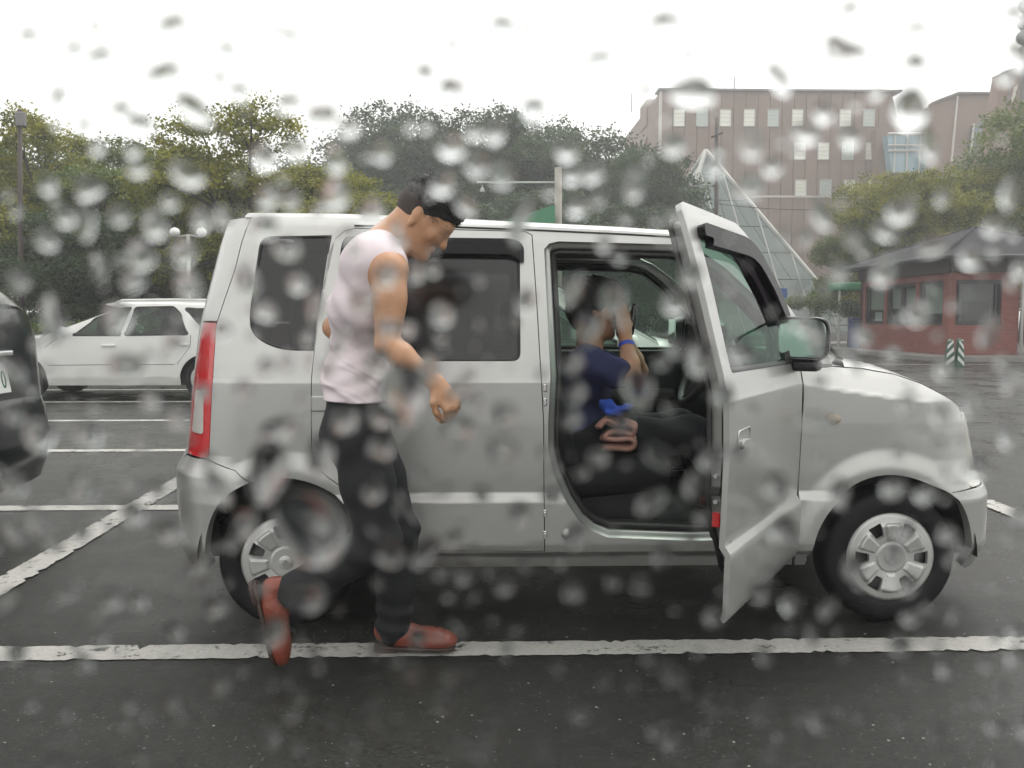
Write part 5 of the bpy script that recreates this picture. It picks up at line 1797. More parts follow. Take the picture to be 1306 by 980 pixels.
tree_at('broadleaf_tree', 1318, 150, 39, 1, 1, 4.0, 'tallest green tree cut by the right picture edge', G3, 1.0)

# clipped shrubs and the hedge
def shrub(name, c, rad, n, leaf, seed, label, cat='shrub', lf=.05):
    root = empty(name, (c[0], c[1], 0))
    me = crown_mesh('foliage', [((0, 0, c[2]), rad)], n, 40, lf, .10, seed)
    o = link('foliage', me, M_LF[leaf], root)
    core = MB(); core.tube([(0, 0, 0), (0, 0, c[2])], [.05, .03], 6); core.build('stem', M_BARK, root, True)
    return tag(root, label, cat)
p = A(1034, 388, 36); shrub('clipped_shrub', (p[0], 36, p[2]), (1.05, .7, .32), 90, 1, 71, 'flat-topped clipped shrub below the glass pyramid', lf=.06)
p = A(1083, 396, 34); shrub('topiary_tree', (p[0], 34, p[2]), (.36, .36, .34), 60, 2, 72, 'small round topiary on a thin stem beside the gatehouse', 'topiary', .05)
hp = A(70, 409, 19)
hme = crown_mesh('foliage', [((x, 0, hp[2] * .5), (1.0, .45, hp[2] * .52)) for x in lin(-6, 6, 13)], 900, 40, .05, .12, 77)
hedge = empty('hedge', (hp[0] + .5, 19.5, 0)); link('foliage', hme, M_LF[1], hedge); tag(hedge, 'low clipped green hedge behind the white estate car', 'hedge')

# ================================================================== BUILDINGS
M_WALL = mat('brown_tile_wall', (.215, .146, .115), .7, var=.10, vscale=.6, bump=.2, bscale=6)
M_WALL2 = mat('brown_tile_wall_light', (.235, .16, .128), .7, var=.10, vscale=.6, bump=.2, bscale=6)
M_COPING = mat('pale_coping', (.55, .52, .47), .6, var=.1)
M_GREYROOF = mat('grey_parapet', (.20, .19, .19), .6)
M_PANE = mat('blind_behind_glass', (.78, .78, .68), .25, coat=.8, var=.1, vscale=1.5)
M_PANE2 = mat('pale_green_pane', (.42, .47, .43), .2, coat=.8, var=.1, vscale=1.5)
M_BLUEGL = mat('blue_curtain_glass', (.22, .36, .42), .08, coat=1.0, var=.2, vscale=.4)
M_FRAME = mat('pale_window_frame', (.5, .5, .47), .5)

def slab(name, quad, depth, material, parent, thick_dir=(0, 1, 0)):
    """A wall piece with four given corners in space, with real thickness behind it."""
    d = Vector(thick_dir) * depth
    q = [Vector(p) for p in quad]
    m = MB(); m.add([*q, *[p + d for p in q]], [(0, 1, 2, 3), (7, 6, 5, 4), (0, 4, 5, 1), (1, 5, 6, 2), (2, 6, 7, 3), (3, 7, 4, 0)])
    return m.build(name, material, parent)

YB = 86.0
bld = empty('office_building', (A(990, 300, YB)[0], YB, 0))
tag(bld, 'brown tiled office building with rows of small pale windows', 'building')
bl = lambda px, py, Y=YB: A(px, py, Y)
zt = bl(990, 117)[2]
def xr_at(z):                                     # the battered right-hand edge
    a, b_ = bl(1137, 117), bl(1166, 235)
    return a[0] + (b_[0] - a[0]) * (zt - z) / (a[2] - b_[2])
xl = bl(843, 117)[0]
core = MB()
xb = xr_at(0)
core.add([(xl, YB + .3, 0), (xb, YB + .3, 0), (xr_at(zt), YB + .3, zt), (xl, YB + .3, zt), (xl, YB + 22, 0), (xb, YB + 22, 0), (xr_at(zt), YB + 22, zt), (xl, YB + 22, zt)], [(0, 1, 2, 3), (7, 6, 5, 4), (0, 4, 5, 1), (1, 5, 6, 2), (2, 6, 7, 3), (3, 7, 4, 0)])
core.build('wall_core', M_WALL, bld)
# facade strips with recessed joints between them
nst = 19
rows = ((140, 161, (866, 895, 925, 955.5, 986, 1017, 1078, 1108)), (182.5, 203.5, (1020, 1050, 1081, 1111)), (230, 250, (1021, 1052.5, 1083, 1113)))
wins = []
for yt, yb_, xs in rows:
    for px in xs: wins.append((bl(px - 6.4, yt), bl(px + 6.4, yb_)))
xs_ = lin(xl, bl(1137, 117)[0], nst + 1)
zline = bl(1000, 251)[2]
for i in range(nst):
    a, b_ = xs_[i] + .03, xs_[i + 1] - .03
    for z0, z1 in ((0, zline - .12), (zline + .12, zt)):
        if i == nst - 1:
            q = [(a, YB, z0), (xr_at(z0), YB, z0), (xr_at(z1), YB, z1), (a, YB, z1)]
        else:
            q = [(a, YB, z0), (b_, YB, z0), (b_, YB, z1), (a, YB, z1)]
        slab('wall_panel', q, .295, M_WALL if i % 4 else M_WALL2, bld)
slab('string_course', [(bl(958, 251)[0], YB - .06, zline - .10), (xr_at(zline), YB - .06, zline - .10), (xr_at(zline), YB - .06, zline + .10), (bl(958, 251)[0], YB - .06, zline + .10)], .5, M_COPING, bld)
slab('corner_trim', [(xl - .12, YB - .05, 0), (xl + .12, YB - .05, 0), (xl + .12, YB - .05, zt), (xl - .12, YB - .05, zt)], .4, M_COPING, bld)
slab('parapet', [(xl - .3, YB - .3, zt), (xr_at(zt) + .9, YB - .3, zt), (xr_at(zt) + .9, YB - .3, zt + .18), (xl - .3, YB - .3, zt + .18)], 2.0, M_GREYROOF, bld)
for i, (a, b_) in enumerate(wins):
    x0, x1, z1, z0 = a[0], b_[0], a[2], b_[2]
    f = MB()
    for c, d in (((x0 - .05, z0 - .05), (x1 + .05, z0)), ((x0 - .05, z1), (x1 + .05, z1 + .05)), ((x0 - .05, z0), (x0, z1)), ((x1, z0), (x1 + .05, z1))):
        f.box(((c[0] + d[0]) / 2, YB - .03, (c[1] + d[1]) / 2), (d[0] - c[0], .14, d[1] - c[1]))
    w = f.build('window', M_FRAME, bld)
    lit = i % 3 != 1
    slab('pane', [(x0, YB - .02, z0), (x1, YB - .02, z0), (x1, YB - .02, z1), (x0, YB - .02, z1)], .03, M_PANE if lit else M_PANE2, w)
    for k in range(3):
        zz = z1 - (z1 - z0) * (k + 1) / 4
        bb = MB(); bb.box(((x0 + x1) / 2, YB - .035, zz), (x1 - x0, .02, .04)); bb.build('blind_rail', M_FRAME, w)
# the return wall and lower wing to the left
wl_ = bl(800, 135, YB + 14)
m = MB(); m.prism([(wl_[0], 0), (xl - .02, 0), (xl - .02, zt - 1.0), (wl_[0] + 1.6, zt - 1.2), (wl_[0], zt - 5.2)], YB + 7, YB + 18); m.build('rear_wing', M_WALL, bld)
m = MB(); m.box((wl_[0] + 2.6, YB + 9, zt - .4), (3.4, 4, 2.6)); m.build('plant_room', M_WALL2, bld)
for px, y0_, y1_ in ((810, 112, 130), (944, 90, 117)):
    p0, p1 = bl(px, y1_), bl(px, y0_)
    m = MB(); m.tube([(p0[0], YB + 2, p0[2] - .5), (p0[0], YB + 2, p1[2])], .05, 6); m.build('aerial', M_GREYROOF, bld)
settle(bld)

# the stepped brown block further right, with its blue glazing
YQ = 78.0
ann = empty('museum_block', (A(1215, 200, YQ)[0], YQ, 0))
tag(ann, 'brown sloping block with blue glazing right of the office building', 'building')
c_ = lambda px, py: A(px, py, YQ)
def flat(name, pts, depth, material, dy=0.0):
    depth = min(depth, 1.2)
    poly = [(c_(px, py)[0], c_(px, py)[2]) for px, py in pts]
    m = MB(); m.prism(poly, YQ + dy, YQ + dy + depth); return m.build(name, material, ann)
flat('left_wing', [(1143, 152), (1166, 141), (1215, 122), (1215, 330), (1150, 330)], 12, M_WALL, 4)
flat('main_wall', [(1196, 128), (1224, 118), (1272, 118), (1262, 330), (1190, 330)], 10, M_WALL2, .5)
tr_ = flat('corner_trim', [(1223.5, 121), (1225.5, 121), (1218, 205), (1215.5, 205)], .4, M_COPING, .35)
flat('coping', [(1196, 127), (1224, 116.5), (1275, 117), (1275, 119), (1224, 119), (1196, 129.5)], 1.2, M_GREYROOF, .1)
gz = flat('glazed_link', [(1146, 166), (1207, 166), (1203, 215), (1152, 215)], 1.0, M_BLUEGL, 2.2)
for px in (1156, 1172, 1189, 1206): 
    a, b_ = c_(px, 165), c_(px - 2, 216); m = MB(); m.tube([(a[0], YQ + 2.1, a[2]), (b_[0], YQ + 2.1, b_[2])], .09, 5); m.build('mullion', M_FRAME, ann)
for py in (164.5, 180, 187): 
    a, b_ = c_(1146, py), c_(1207, py); m = MB(); m.tube([(a[0], YQ + 2.05, a[2]), (b_[0], YQ + 2.05, b_[2])], .10, 5); m.build('transom', M_FRAME, ann)
gz2 = flat('side_glazing', [(1242, 160), (1260, 152), (1252, 200), (1237, 200)], .6, mat('dark_curtain_glass', (.10, .13, .14), .1, coat=1), .1)
for px0, px1 in ((1242, 1238),): 
    a, b_ = c_(px0, 158), c_(px1, 200); m = MB(); m.tube([(a[0], YQ, a[2]), (b_[0], YQ, b_[2])], .09, 5); m.build('mullion', M_COPING, ann)
settle(ann)
YR = 62.0
tw_ = empty('brown_tower', (A(1310, 200, YR)[0], YR, 0))
tag(tw_, 'brown leaning wall block rising out of the right picture edge', 'building')
c3 = lambda px, py: A(px, py, YR)
for nm, pts, dy, m_ in (('wall', [(1278, 95), (1306, 82), (1420, 60), (1420, 340), (1232, 340)], 0, M_WALL2), ('coping', [(1277, 93.5), (1306, 80.5), (1420, 58), (1420, 60.5), (1306, 83), (1279, 96)], -.3, M_GREYROOF)):
    m = MB(); m.prism([(c3(*p)[0], c3(*p)[2]) for p in pts], YR + dy, YR + 1.2); m.build(nm, m_, tw_)
for pts in ([(1290, 92), (1292, 92), (1281, 160), (1279, 160)], [(1293, 112), (1298, 108), (1293, 128), (1288, 132)], [(1304, 86), (1306, 86), (1300, 150), (1298, 150)]):
    m = MB(); m.prism([(c3(*p)[0], c3(*p)[2]) for p in pts], YR - .05, YR + .2); m.build('wall_joint', M_GREYROOF if pts[0][0] != 1293 else M_COPING, tw_)
settle(tw_)
# stacked round floodlight housings at the picture edge
YF = 40.0
fl0 = A(1306, 78, YF)
fs = empty('floodlight_mast', (fl0[0] + .25, YF, 0)); tag(fs, 'mast of stacked round grey lamp housings at the top right corner', 'lamp')
m = MB(); m.tube([(fl0[0] + .25, YF + .5, 0), (fl0[0] + .25, YF + .5, A(1306, 2, YF)[2])], .10, 8); m.build('pole', M_GREYROOF, fs)
M_FLOOD = mat('grey_lamp_housing', (.30, .31, .32), .45, var=.2)
for i, py in enumerate((8, 28, 48, 68)):
    p = A(1304 if i else 1307, py, YF)
    m = MB(); m.lathe([(0, -.34), (.20, -.33), (.33, -.22), (.36, -.05), (.34, .10), (.26, .22), (.12, .28), (0, .28)], (0, 0, 0), 'Y', 20)
    m.v = [(x * 1.0, y, z * .92) for x, y, z in m.v]
    o = m.build('lamp_housing', M_FLOOD, fs, auto=40); o.location = (p[0] + .10, YF, p[2]); o.rotation_euler = (R((i % 2) * 50), 0, R(-25 + 20 * (i % 2)))
settle(fs)

# the glass pyramid
YP = 56.0
ax_ = A(900, 192, YP)
pyr = empty('glass_pyramid', (ax_[0], YP, 0)); tag(pyr, 'tall glass pyramid with pale ribs in front of the office building', 'glass structure')
base = A(1092, 388, YP - 6)
hx_ = base[0] - ax_[0]
apex = Vector((ax_[0], YP, ax_[2]))
zb_ = .3
k_ = (apex.z - zb_) / (apex.z - base[2])
hb_ = hx_ * k_
cor = [Vector((apex.x - hb_ * .55, YP - hb_ * .75, zb_)), Vector((apex.x + hb_, YP - hb_ * .45, zb_)), Vector((apex.x + hb_ * .6, YP + hb_ * .8, zb_)), Vector((apex.x - hb_ * .8, YP + hb_ * .5, zb_))]
M_PYR = mat('grey_green_glazing', (.11, .14, .13), .12, coat=.6, var=.25, vscale=.25)
M_RIB = mat('pale_rib', (.5, .5, .47), .5)
for i in range(4):
    a, b_ = cor[i], cor[(i + 1) % 4]
    n = 9
    for j in range(n):
        p0, p1 = a.lerp(b_, (j + .03) / n), a.lerp(b_, (j + .97) / n)
        # one tall pane per bay, running up to the ridge line
        me = MB(); me.add([p0, p1, apex.lerp(p1, .02), apex.lerp(p0, .02)], [(0, 1, 2, 3)]) if False else None
    # panes in courses
    nr = 7
    for r_ in range(nr):
        t0, t1 = r_ / nr, (r_ + 1) / nr
        L0, R0, L1, R1 = a.lerp(apex, t0), b_.lerp(apex, t0), a.lerp(apex, t1), b_.lerp(apex, t1)
        m_ = max(1, round(n * (1 - t0)))
        nn = (R0 - L0).cross(L1 - L0).normalized() * .05
        for j in range(m_):
            q = [L0.lerp(R0, j / m_), L0.lerp(R0, (j + 1) / m_), L1.lerp(R1, (j + 1) / m_), L1.lerp(R1, j / m_)]
            cc = sum(q, Vector()) / 4
            q = [cc + (p - cc) * .975 for p in q]
            m = MB(); m.add([*q, *[p - nn for p in q]], [(0, 1, 2, 3), (7, 6, 5, 4), (0, 4, 5, 1), (1, 5, 6, 2), (2, 6, 7, 3), (3, 7, 4, 0)]); m.build('pane', M_PYR, pyr, recalc=False)
    m = MB(); m.tube([a, apex], .14, 6); m.build('ridge_rib', M_RIB, pyr)
    for j in range(1, 9):
        s = a.lerp(b_, j / 9)
        # ribs run parallel to the slope until they meet a ridge
        t = 1 - abs(2 * j / 9 - 1)
        mid = a.lerp(b_, .5)
        e = s + (apex - mid) * t
        m = MB(); m.tube([s, e], .055, 5); m.build('rib', M_RIB, pyr)
settle(pyr)
m = None

# ================================================================== GATEHOUSE
YG = 26.4
gx0 = A(1209, 440, YG)[0]
gx1 = A(1297, 440, YG)[0] + .02
gd = 6.6
gz0, gze = .13, A(1209, 326, YG)[2]
gate = empty('gatehouse', ((gx0 + gx1) / 2, YG + gd / 2, gz0)); tag(gate, 'red brick gatehouse with dark windows and a grey hipped roof', 'building')
def brick_mat():
    m = bpy.data.materials.new('red_brick'); m.use_nodes = True
    n, l = m.node_tree.nodes, m.node_tree.links
    b_ = n['Principled BSDF']; tc = n.new('ShaderNodeTexCoord'); mp = n.new('ShaderNodeMapping'); br = n.new('ShaderNodeTexBrick')
    sx = n.new('ShaderNodeSeparateXYZ'); ad = n.new('ShaderNodeMath'); cx = n.new('ShaderNodeCombineXYZ')
    l.new(tc.outputs['Object'], sx.inputs[0]); l.new(sx.outputs[0], ad.inputs[0]); l.new(sx.outputs[1], ad.inputs[1]); l.new(ad.outputs[0], cx.inputs[0]); l.new(sx.outputs[2], cx.inputs[1])
    l.new(cx.outputs[0], br.inputs['Vector'])
    br.inputs['Scale'].default_value = 1.0; br.inputs['Brick Width'].default_value = .21; br.inputs['Row Height'].default_value = .065; br.inputs['Mortar Size'].default_value = .006
    br.inputs['Color1'].default_value = (.17, .042, .033, 1); br.inputs['Color2'].default_value = (.23, .060, .045, 1); br.inputs['Mortar'].default_value = (.17, .10, .085, 1)
    l.new(br.outputs[0], b_.inputs['Base Color']); b_.inputs['Roughness'].default_value = .7
    bp = n.new('ShaderNodeBump'); bp.inputs['Distance'].default_value = .01; bp.inputs['Strength'].default_value = .4; l.new(br.outputs['Fac'], bp.inputs['Height']); bp.invert = True; l.new(bp.outputs[0], b_.inputs['Normal'])
    return m
M_BRICK = brick_mat()
M_DKFRAME = mat('dark_window_frame', (.022, .022, .024), .4)
M_FASCIA = mat('dark_fascia', (.055, .032, .030), .6, var=.2)
M_SLATE = mat('grey_slate', (.030, .030, .033), .9, spec=.2, var=.25, vscale=5, bump=.4, bscale=14)
sill = A(1209, 415, YG)[2]; head = A(1209, 357, YG)[2]
def wall_panel(name, outl, holes, fn, flip): return panel(name, outl, holes, fn, M_BRICK, gate, .6, .6, (), .22, flip=not flip)
fx = lambda px: A(px, 400, YG)[0]
front_holes = [[(fx(1217), sill), (fx(1277), sill), (fx(1277), head), (fx(1217), head)]]
wall_panel('wall', [(gx0 - .012, gz0), (gx1, gz0), (gx1, gze), (gx0 - .012, gze)], front_holes, lambda u, v: (u, YG, v), True)
# side wall runs back in depth
def side_y(px):
    d = A(px, 400, 10.0); return gx0 / d[0] * 10.0
sh_ = [[(side_y(a), sill), (side_y(b_), sill), (side_y(b_), head), (side_y(a), head)] for a, b_ in ((1202, 1171), (1167, 1130), (1127, 1103))]
gy1 = side_y(1097)
wall_panel('wall', [(YG + .04, gz0), (gy1 - .04, gz0), (gy1 - .04, gze), (YG + .04, gze)], sh_, lambda u, v: (gx0, u, v), False)
wall_panel('wall', [(YG + .04, gz0), (gy1 - .04, gz0), (gy1 - .04, gze), (YG + .04, gze)], [], lambda u, v: (gx1, u, v), True)
wall_panel('wall', [(gx0, gz0), (gx1, gz0), (gx1, gze), (gx0, gze)], [], lambda u, v: (u, gy1, v), False)
M_GGLASS = glass_mat('gatehouse_glass', (.55, .60, .57))
def gwin(axis, a, b_, mull):
    f = MB(); t = .12
    a, b_ = min(a, b_), max(a, b_)
    P = (lambda u, d, v: (u, YG + d, v)) if axis == 'x' else (lambda u, d, v: (gx0 + d, u, v))
    D = (lambda w, h: (w, .10, h)) if axis == 'x' else (lambda w, h: (.10, w, h))
    for u, v, w, h in [((a + b_) / 2, sill + t / 2, b_ - a, t), ((a + b_) / 2, head - t / 2, b_ - a, t)] + [(x, (sill + head) / 2, t, head - sill - 2 * t) for x in ([a + t / 2, b_ - t / 2] + [a + (b_ - a) * k for k in mull])]:
        f.box(P(u, .10, v), D(w, h))
    w = f.build('window', M_DKFRAME, gate)
    g = MB(); d = .12
    g.add([P(a, d, sill), P(b_, d, sill), P(b_, d, head), P(a, d, head)], [(0, 1, 2, 3)]); g.build('pane', M_GGLASS, w)
    return w
gwin('x', fx(1217), fx(1277), (.08, .93))
for i, (a, b_) in enumerate(((1202, 1171), (1167, 1130), (1127, 1103))):
    ww = gwin('y', side_y(a), side_y(b_), (.5,) if i == 1 else ())
    # roller blinds part way down behind the panes
    y0_, y1_ = sorted((side_y(a), side_y(b_)))
    bl_ = MB(); hh = (head - sill) * (.74, .6, .62)[i]; bl_.box((gx0 + .20, (y0_ + y1_) / 2, head - hh / 2), (.02, y1_ - y0_ - .14, hh)); bl_.build('roller_blind', mat('pale_blind', (.58, .60, .57), .7), ww)
no = MB(); no.box((gx0 + .19, side_y(1114), sill + .26), (.01, .55, .32)); no.build('notice', mat('notice_paper', (.7, .72, .74), .6), gate)
rm_ = MB(); rm_.box(((gx0 + gx1) / 2, (YG + gy1) / 2, (gz0 + gze) / 2), (gx1 - gx0 - .9, gy1 - YG - .9, gze - gz0 - .05)); rm_.build('inner_room', mat('grey_room', (.13, .14, .135), .7, var=.3, vscale=1.5), gate)
fa = MB(); fa.box(((gx0 + gx1) / 2, YG - .01, (head + gze) / 2 + .12), (gx1 - gx0 + .06, .16, gze - head - .2)); fa.build('fascia', M_FASCIA, gate)
fa = MB(); fa.box((gx0 - .02, (YG + gy1) / 2, (head + gze) / 2 + .12), (.16, gy1 - YG + .02, gze - head - .2)); fa.build('fascia', M_FASCIA, gate)
ov = .75
e0 = [Vector((gx0 - .55, YG - ov, gze)), Vector((gx1 + 2.6, YG - ov, gze)), Vector((gx1 + 2.6, gy1 + ov, gze)), Vector((gx0 - .55, gy1 + ov, gze))]
rz = A(1290, 293, YG + 3)[2]
ap_ = [Vector(((gx0 + gx1) / 2 + .9, (YG + gy1) / 2 - .8, rz)), Vector(((gx0 + gx1) / 2 + 1.3, (YG + gy1) / 2 + .8, rz))]
rf_ = MB(); dn = Vector((0, 0, -.14))
rf_.add([*e0, *ap_, *[p + dn for p in e0]], [(0, 1, 4), (1, 2, 5, 4), (2, 3, 5), (3, 0, 4, 5), (0, 6, 7, 1), (1, 7, 8, 2), (2, 8, 9, 3), (3, 9, 6, 0), (6, 9, 8, 7)])
rfo = rf_.build('roof', M_SLATE, gate)
for a, b_ in ((e0[0], ap_[0]), (e0[1], ap_[0]), (e0[3], ap_[1]), (e0[2], ap_[1]), (ap_[0], ap_[1])):
    m = MB(); m.tube([a, b_], .06, 6); m.build('hip_tile', M_SLATE, rfo, True)
for a, b_ in ((e0[0], e0[1]), (e0[0], e0[3])):
    m = MB(); m.tube([a + Vector((-.03, -.03, -.08)), b_ + Vector((-.03, -.03, -.08))], .07, 7); m.build('gutter', M_BLACK, rfo, True)
m = MB(); m.tube([(gx1 + .05, YG - .08, gze), (gx1 + .05, YG - .08, gz0)], .05, 8); m.build('downpipe', mat('pale_pipe', (.5, .49, .46), .5), gate, True)
m = MB(); m.box((gx1 + 1.6, YG + .6, (gz0 + gze) / 2), (.5, .5, gze - gz0)); m.build('pillar', M_BRICK, gate)
ds = MB(); ds.box(((gx0 + gx1) / 2 - .1, YG + .30, sill + .35), (.75, .20, .7), chamfer=.03); ds.build('cabinet', M_TRIMIN, gate)
settle(gate)

# green and white chevron guard standing before the gatehouse
yC = 22.2
cb_ = A(1217, 468, yC)
cg = empty('chevron_guard', (cb_[0], yC, 0)); tag(cg, 'green and white chevron guard with two rounded tops before the gatehouse', 'bollard')
M_CG = mat('guard_green', (.025, .085, .05), .5, var=.15); M_CW = mat('guard_white', (.62, .63, .60), .5, var=.1)
hC = A(1217, 432, yC)[2]
for sg in (-1, 1):
    w = .17
    out = [(-.13, 0), (.115, 0), (.065, hC - .08), (.04, hC - .015), (0, hC), (-.04, hC - .015), (-.065, hC - .08)] if sg < 0 else [(-.115, 0), (.13, 0), (.065, hC - .08), (.04, hC - .015), (0, hC), (-.04, hC - .015), (-.065, hC - .08)]
    RM = Matrix.Translation((cb_[0] + sg * .122, yC, 0)) @ Matrix.Rotation(R(sg * 12), 4, 'Z')
    m = MB(); m.prism(out, -.05, .05); m.v = [tuple(RM @ Vector(p)) for p in m.v]; bo = m.build('guard_board', M_CG, cg)
    for k in range(4):
        z0 = .02 + k * .21
        xa, xb_ = (-.099, .099) if sg > 0 else (.099, -.099)
        h_ = .10
        pts = [(xa * .92, z0 + .17), (xb_ * .92, z0), (xb_ * .92, z0 + h_), (xa * .92, z0 + .17 + h_)]
        pts = [(x * (1.18 - .55 * min(z, hC) / hC), min(z, hC - .03)) for x, z in pts]
        if pts[1][1] >= hC - .06: continue
        m = MB(); m.prism(pts, -.056, -.0495); m.v = [tuple(RM @ Vector(p)) for p in m.v]; m.build('white_stripe', M_CW, bo)
settle(cg)

# ================================================================== POLES, SIGNS, SMALL THINGS
def pole_thing(name, px, py0, py1, Y, r0, r1, material, label, cat):
    a, b_ = A(px, py1, Y), A(px, py0, Y)
    root = empty(name, (a[0], Y, 0)); tag(root, label, cat)
    m = MB(); m.tube([(a[0], Y, 0), (b_[0], Y, b_[2])], [r0, r1], 10); m.build('pole', material, root, True)
    return root, a, b_
M_WOODP = mat('brown_pole', (.06, .045, .040), .7, var=.3, vscale=5)
M_GALV = mat('pale_galvanised', (.42, .42, .40), .5, var=.15)
r1, a, b_ = pole_thing('utility_pole', 914, 150, 400, 46, .13, .09, M_WOODP, 'thin brown utility pole with a small crossarm before the office building', 'pole')
m = MB(); p = A(914, 173, 46); m.box((p[0], 46 - .1, p[2]), (.62, .10, .09), Matrix.Rotation(R(-22), 3, 'Y')); m.build('crossarm', M_WOODP, r1)
q0, q1 = A(908, 236, 46), A(884, 238, 46); m = MB(); m.tube([q0, q1], .04, 5); m.box(q1, (.5, .16, .10), chamfer=.03); m.build('lamp_arm', M_GREYROOF, r1)
settle(r1)
r1, a, b_ = pole_thing('utility_pole', 25, 140, 405, 22, .07, .05, M_WOODP, 'dark brown pole among the trees behind the black car', 'pole')
m = MB(); p = A(28, 152, 22); m.box((p[0], 21.95, p[2] - .02), (.22, .14, .34), chamfer=.03); m.build('pole_box', M_GREYROOF, r1); settle(r1)
# overhead wire from the utility pole to the trees
m = MB(); w0_, w1_ = A(914, 260, 46), A(1130, 262, 40)
m.tube([w0_ * (1 - t) + w1_ * t + V(0, 0, -.25 * math.sin(math.pi * t)) for t in lin(0, 1, 12)], .018, 4)
tag(m.build('overhead_wire', M_BLACK), 'thin dark overhead wire running from the utility pole to the trees', 'wire')
# double-globe lamp
YL = 20.5
r1, a, b_ = pole_thing('street_lamp', 240, 300, 392, YL, .05, .04, M_GALV, 'slim lamp post with two white globes left of the silver car', 'lamp')
M_GLOBE = mat('white_globe', (.72, .72, .70), .3, coat=.4)
for px in (223, 257):
    p = A(px, 297, YL)
    m = MB(); m.tube([Vector((b_[0], YL, b_[2])), Vector((p[0], YL, p[2] - .10)), Vector(p)], .018, 6); m.build('lamp_arm', M_GALV, r1)
    m = MB(); m.lathe([(.0, -.11), (.07, -.09), (.115, -.02), (.115, .03), (.08, .09), (.0, .12)], p, 'Z', 18); m.build('globe', M_GLOBE, r1, True)
settle(r1)
# square post with a wire arm and a green sheet beside it
YS2 = 33.0
r1, a, b_ = pole_thing('arm_post', 712, 214, 395, YS2, .14, .13, mat('weathered_post', (.30, .28, .24), .7, var=.3, vscale=3), 'pale square post with a long thin arm above the car roof', 'post')
q0, q1 = A(712, 233, YS2), A(608, 233, YS2)
m = MB(); m.tube([q0, q1], .035, 6); m.build('arm', M_GALV, r1)
m = MB(); p = A(615, 236, YS2); m.tube([p, p + V(0, 0, -.1)], .02, 5); m.lathe([(.0, -.26), (.09, -.25), (.07, -.15), (.02, -.08)], p, 'Z', 10); m.build('hanging_bell', M_GALV, r1); settle(r1)
YT = 31.0
q = [A(646, 281, YT), A(708, 261, YT), A(708, 300, YT), A(646, 300, YT)]
M_GREENSH = mat('green_sheet', (.03, .20, .09), .5, var=.15)
gs = empty('green_canopy', (q[0][0], YT, 0)); tag(gs, 'sloping green canopy sheet left of the pale square post', 'canopy')
m = MB(); m.prism([(p[0], p[2]) for p in (q[0], q[1], q[2], q[3])], YT, YT + 2.5); m.build('sheet', M_GREENSH, gs)
for p in (q[2], q[3]):
    for dy in (.05, 2.4):
        m = MB(); m.tube([(p[0], YT + dy, 0), (p[0], YT + dy, p[2])], .05, 6); m.build('support_post', M_GALV, gs)
settle(gs)
# awning, bin, sign and low fence between the shrubs and the gatehouse
p0, p1 = A(1063, 361, 35), A(1098, 371, 35)
m = MB(); m.box(((p0[0] + p1[0]) / 2, 35, (p0[2] + p1[2]) / 2), (p1[0] - p0[0], 1.2, p0[2] - p1[2]), chamfer=.05)
aw = empty('awning', ((p0[0] + p1[0]) / 2, 35, 0)); tag(aw, 'green awning box left of the brick gatehouse', 'awning'); m.build('cover', M_GREENSH, aw)
m = MB(); m.tube([(p0[0] + .1, 34.6, 0), (p0[0] + .1, 34.6, p1[2])], .05, 6); m.build('post', M_GALV, aw); 
m = MB(); m.tube([(p1[0] - .1, 34.6, 0), (p1[0] - .1, 34.6, p1[2])], .05, 6); m.build('post', M_GALV, aw); settle(aw)
p0, p1 = A(1086, 406, 33), A(1096, 434, 33)
bn = empty('rubbish_bin', ((p0[0] + p1[0]) / 2, 33, 0)); tag(bn, 'dark blue bin beside the left end of the gatehouse', 'bin')
M_BIN = mat('dark_blue_plastic', (.02, .03, .14), .5, var=.2)
m = MB(); m.box(((p0[0] + p1[0]) / 2, 33, p0[2] / 2 - .04), (.34, .34, p0[2] - .08), taper=1.12); m.build('bin_body', M_BIN, bn)
m = MB(); m.box(((p0[0] + p1[0]) / 2, 33, p0[2] - .03), (.42, .42, .08), chamfer=.03); m.build('bin_lid', M_BIN, bn); settle(bn)
p = A(996, 374, 40)
sg_ = empty('blue_sign', (p[0], 40, 0)); tag(sg_, 'small plain blue sign at the foot of the glass pyramid', 'sign')
m = MB(); m.box((p[0], 40, p[2]), (.55, .05, .42)); m.build('board', mat('sign_blue', (.03, .10, .34), .5), sg_)
m = MB(); m.tube([(p[0], 40.05, 0), (p[0], 40.05, p[2])], .035, 6); m.build('post', M_GALV, sg_); settle(sg_)
fn_ = empty('low_fence', (A(1050, 410, 37)[0], 37, 0)); tag(fn_, 'low grey rail fence under the clipped shrub', 'fence')
x0, x1 = A(985, 410, 37)[0], A(1090, 410, 37)[0]
for z in (.35, .65, .95):
    m = MB(); m.tube([(x0, 37, z), (x1, 37, z)], .03, 6); m.build('rail', M_GALV, fn_)
for i in range(6):
    x = x0 + (x1 - x0) * i / 5; m = MB(); m.tube([(x, 37, 0), (x, 37, 1.05)], .04, 6); m.build('fence_post', M_GALV, fn_)
settle(fn_)

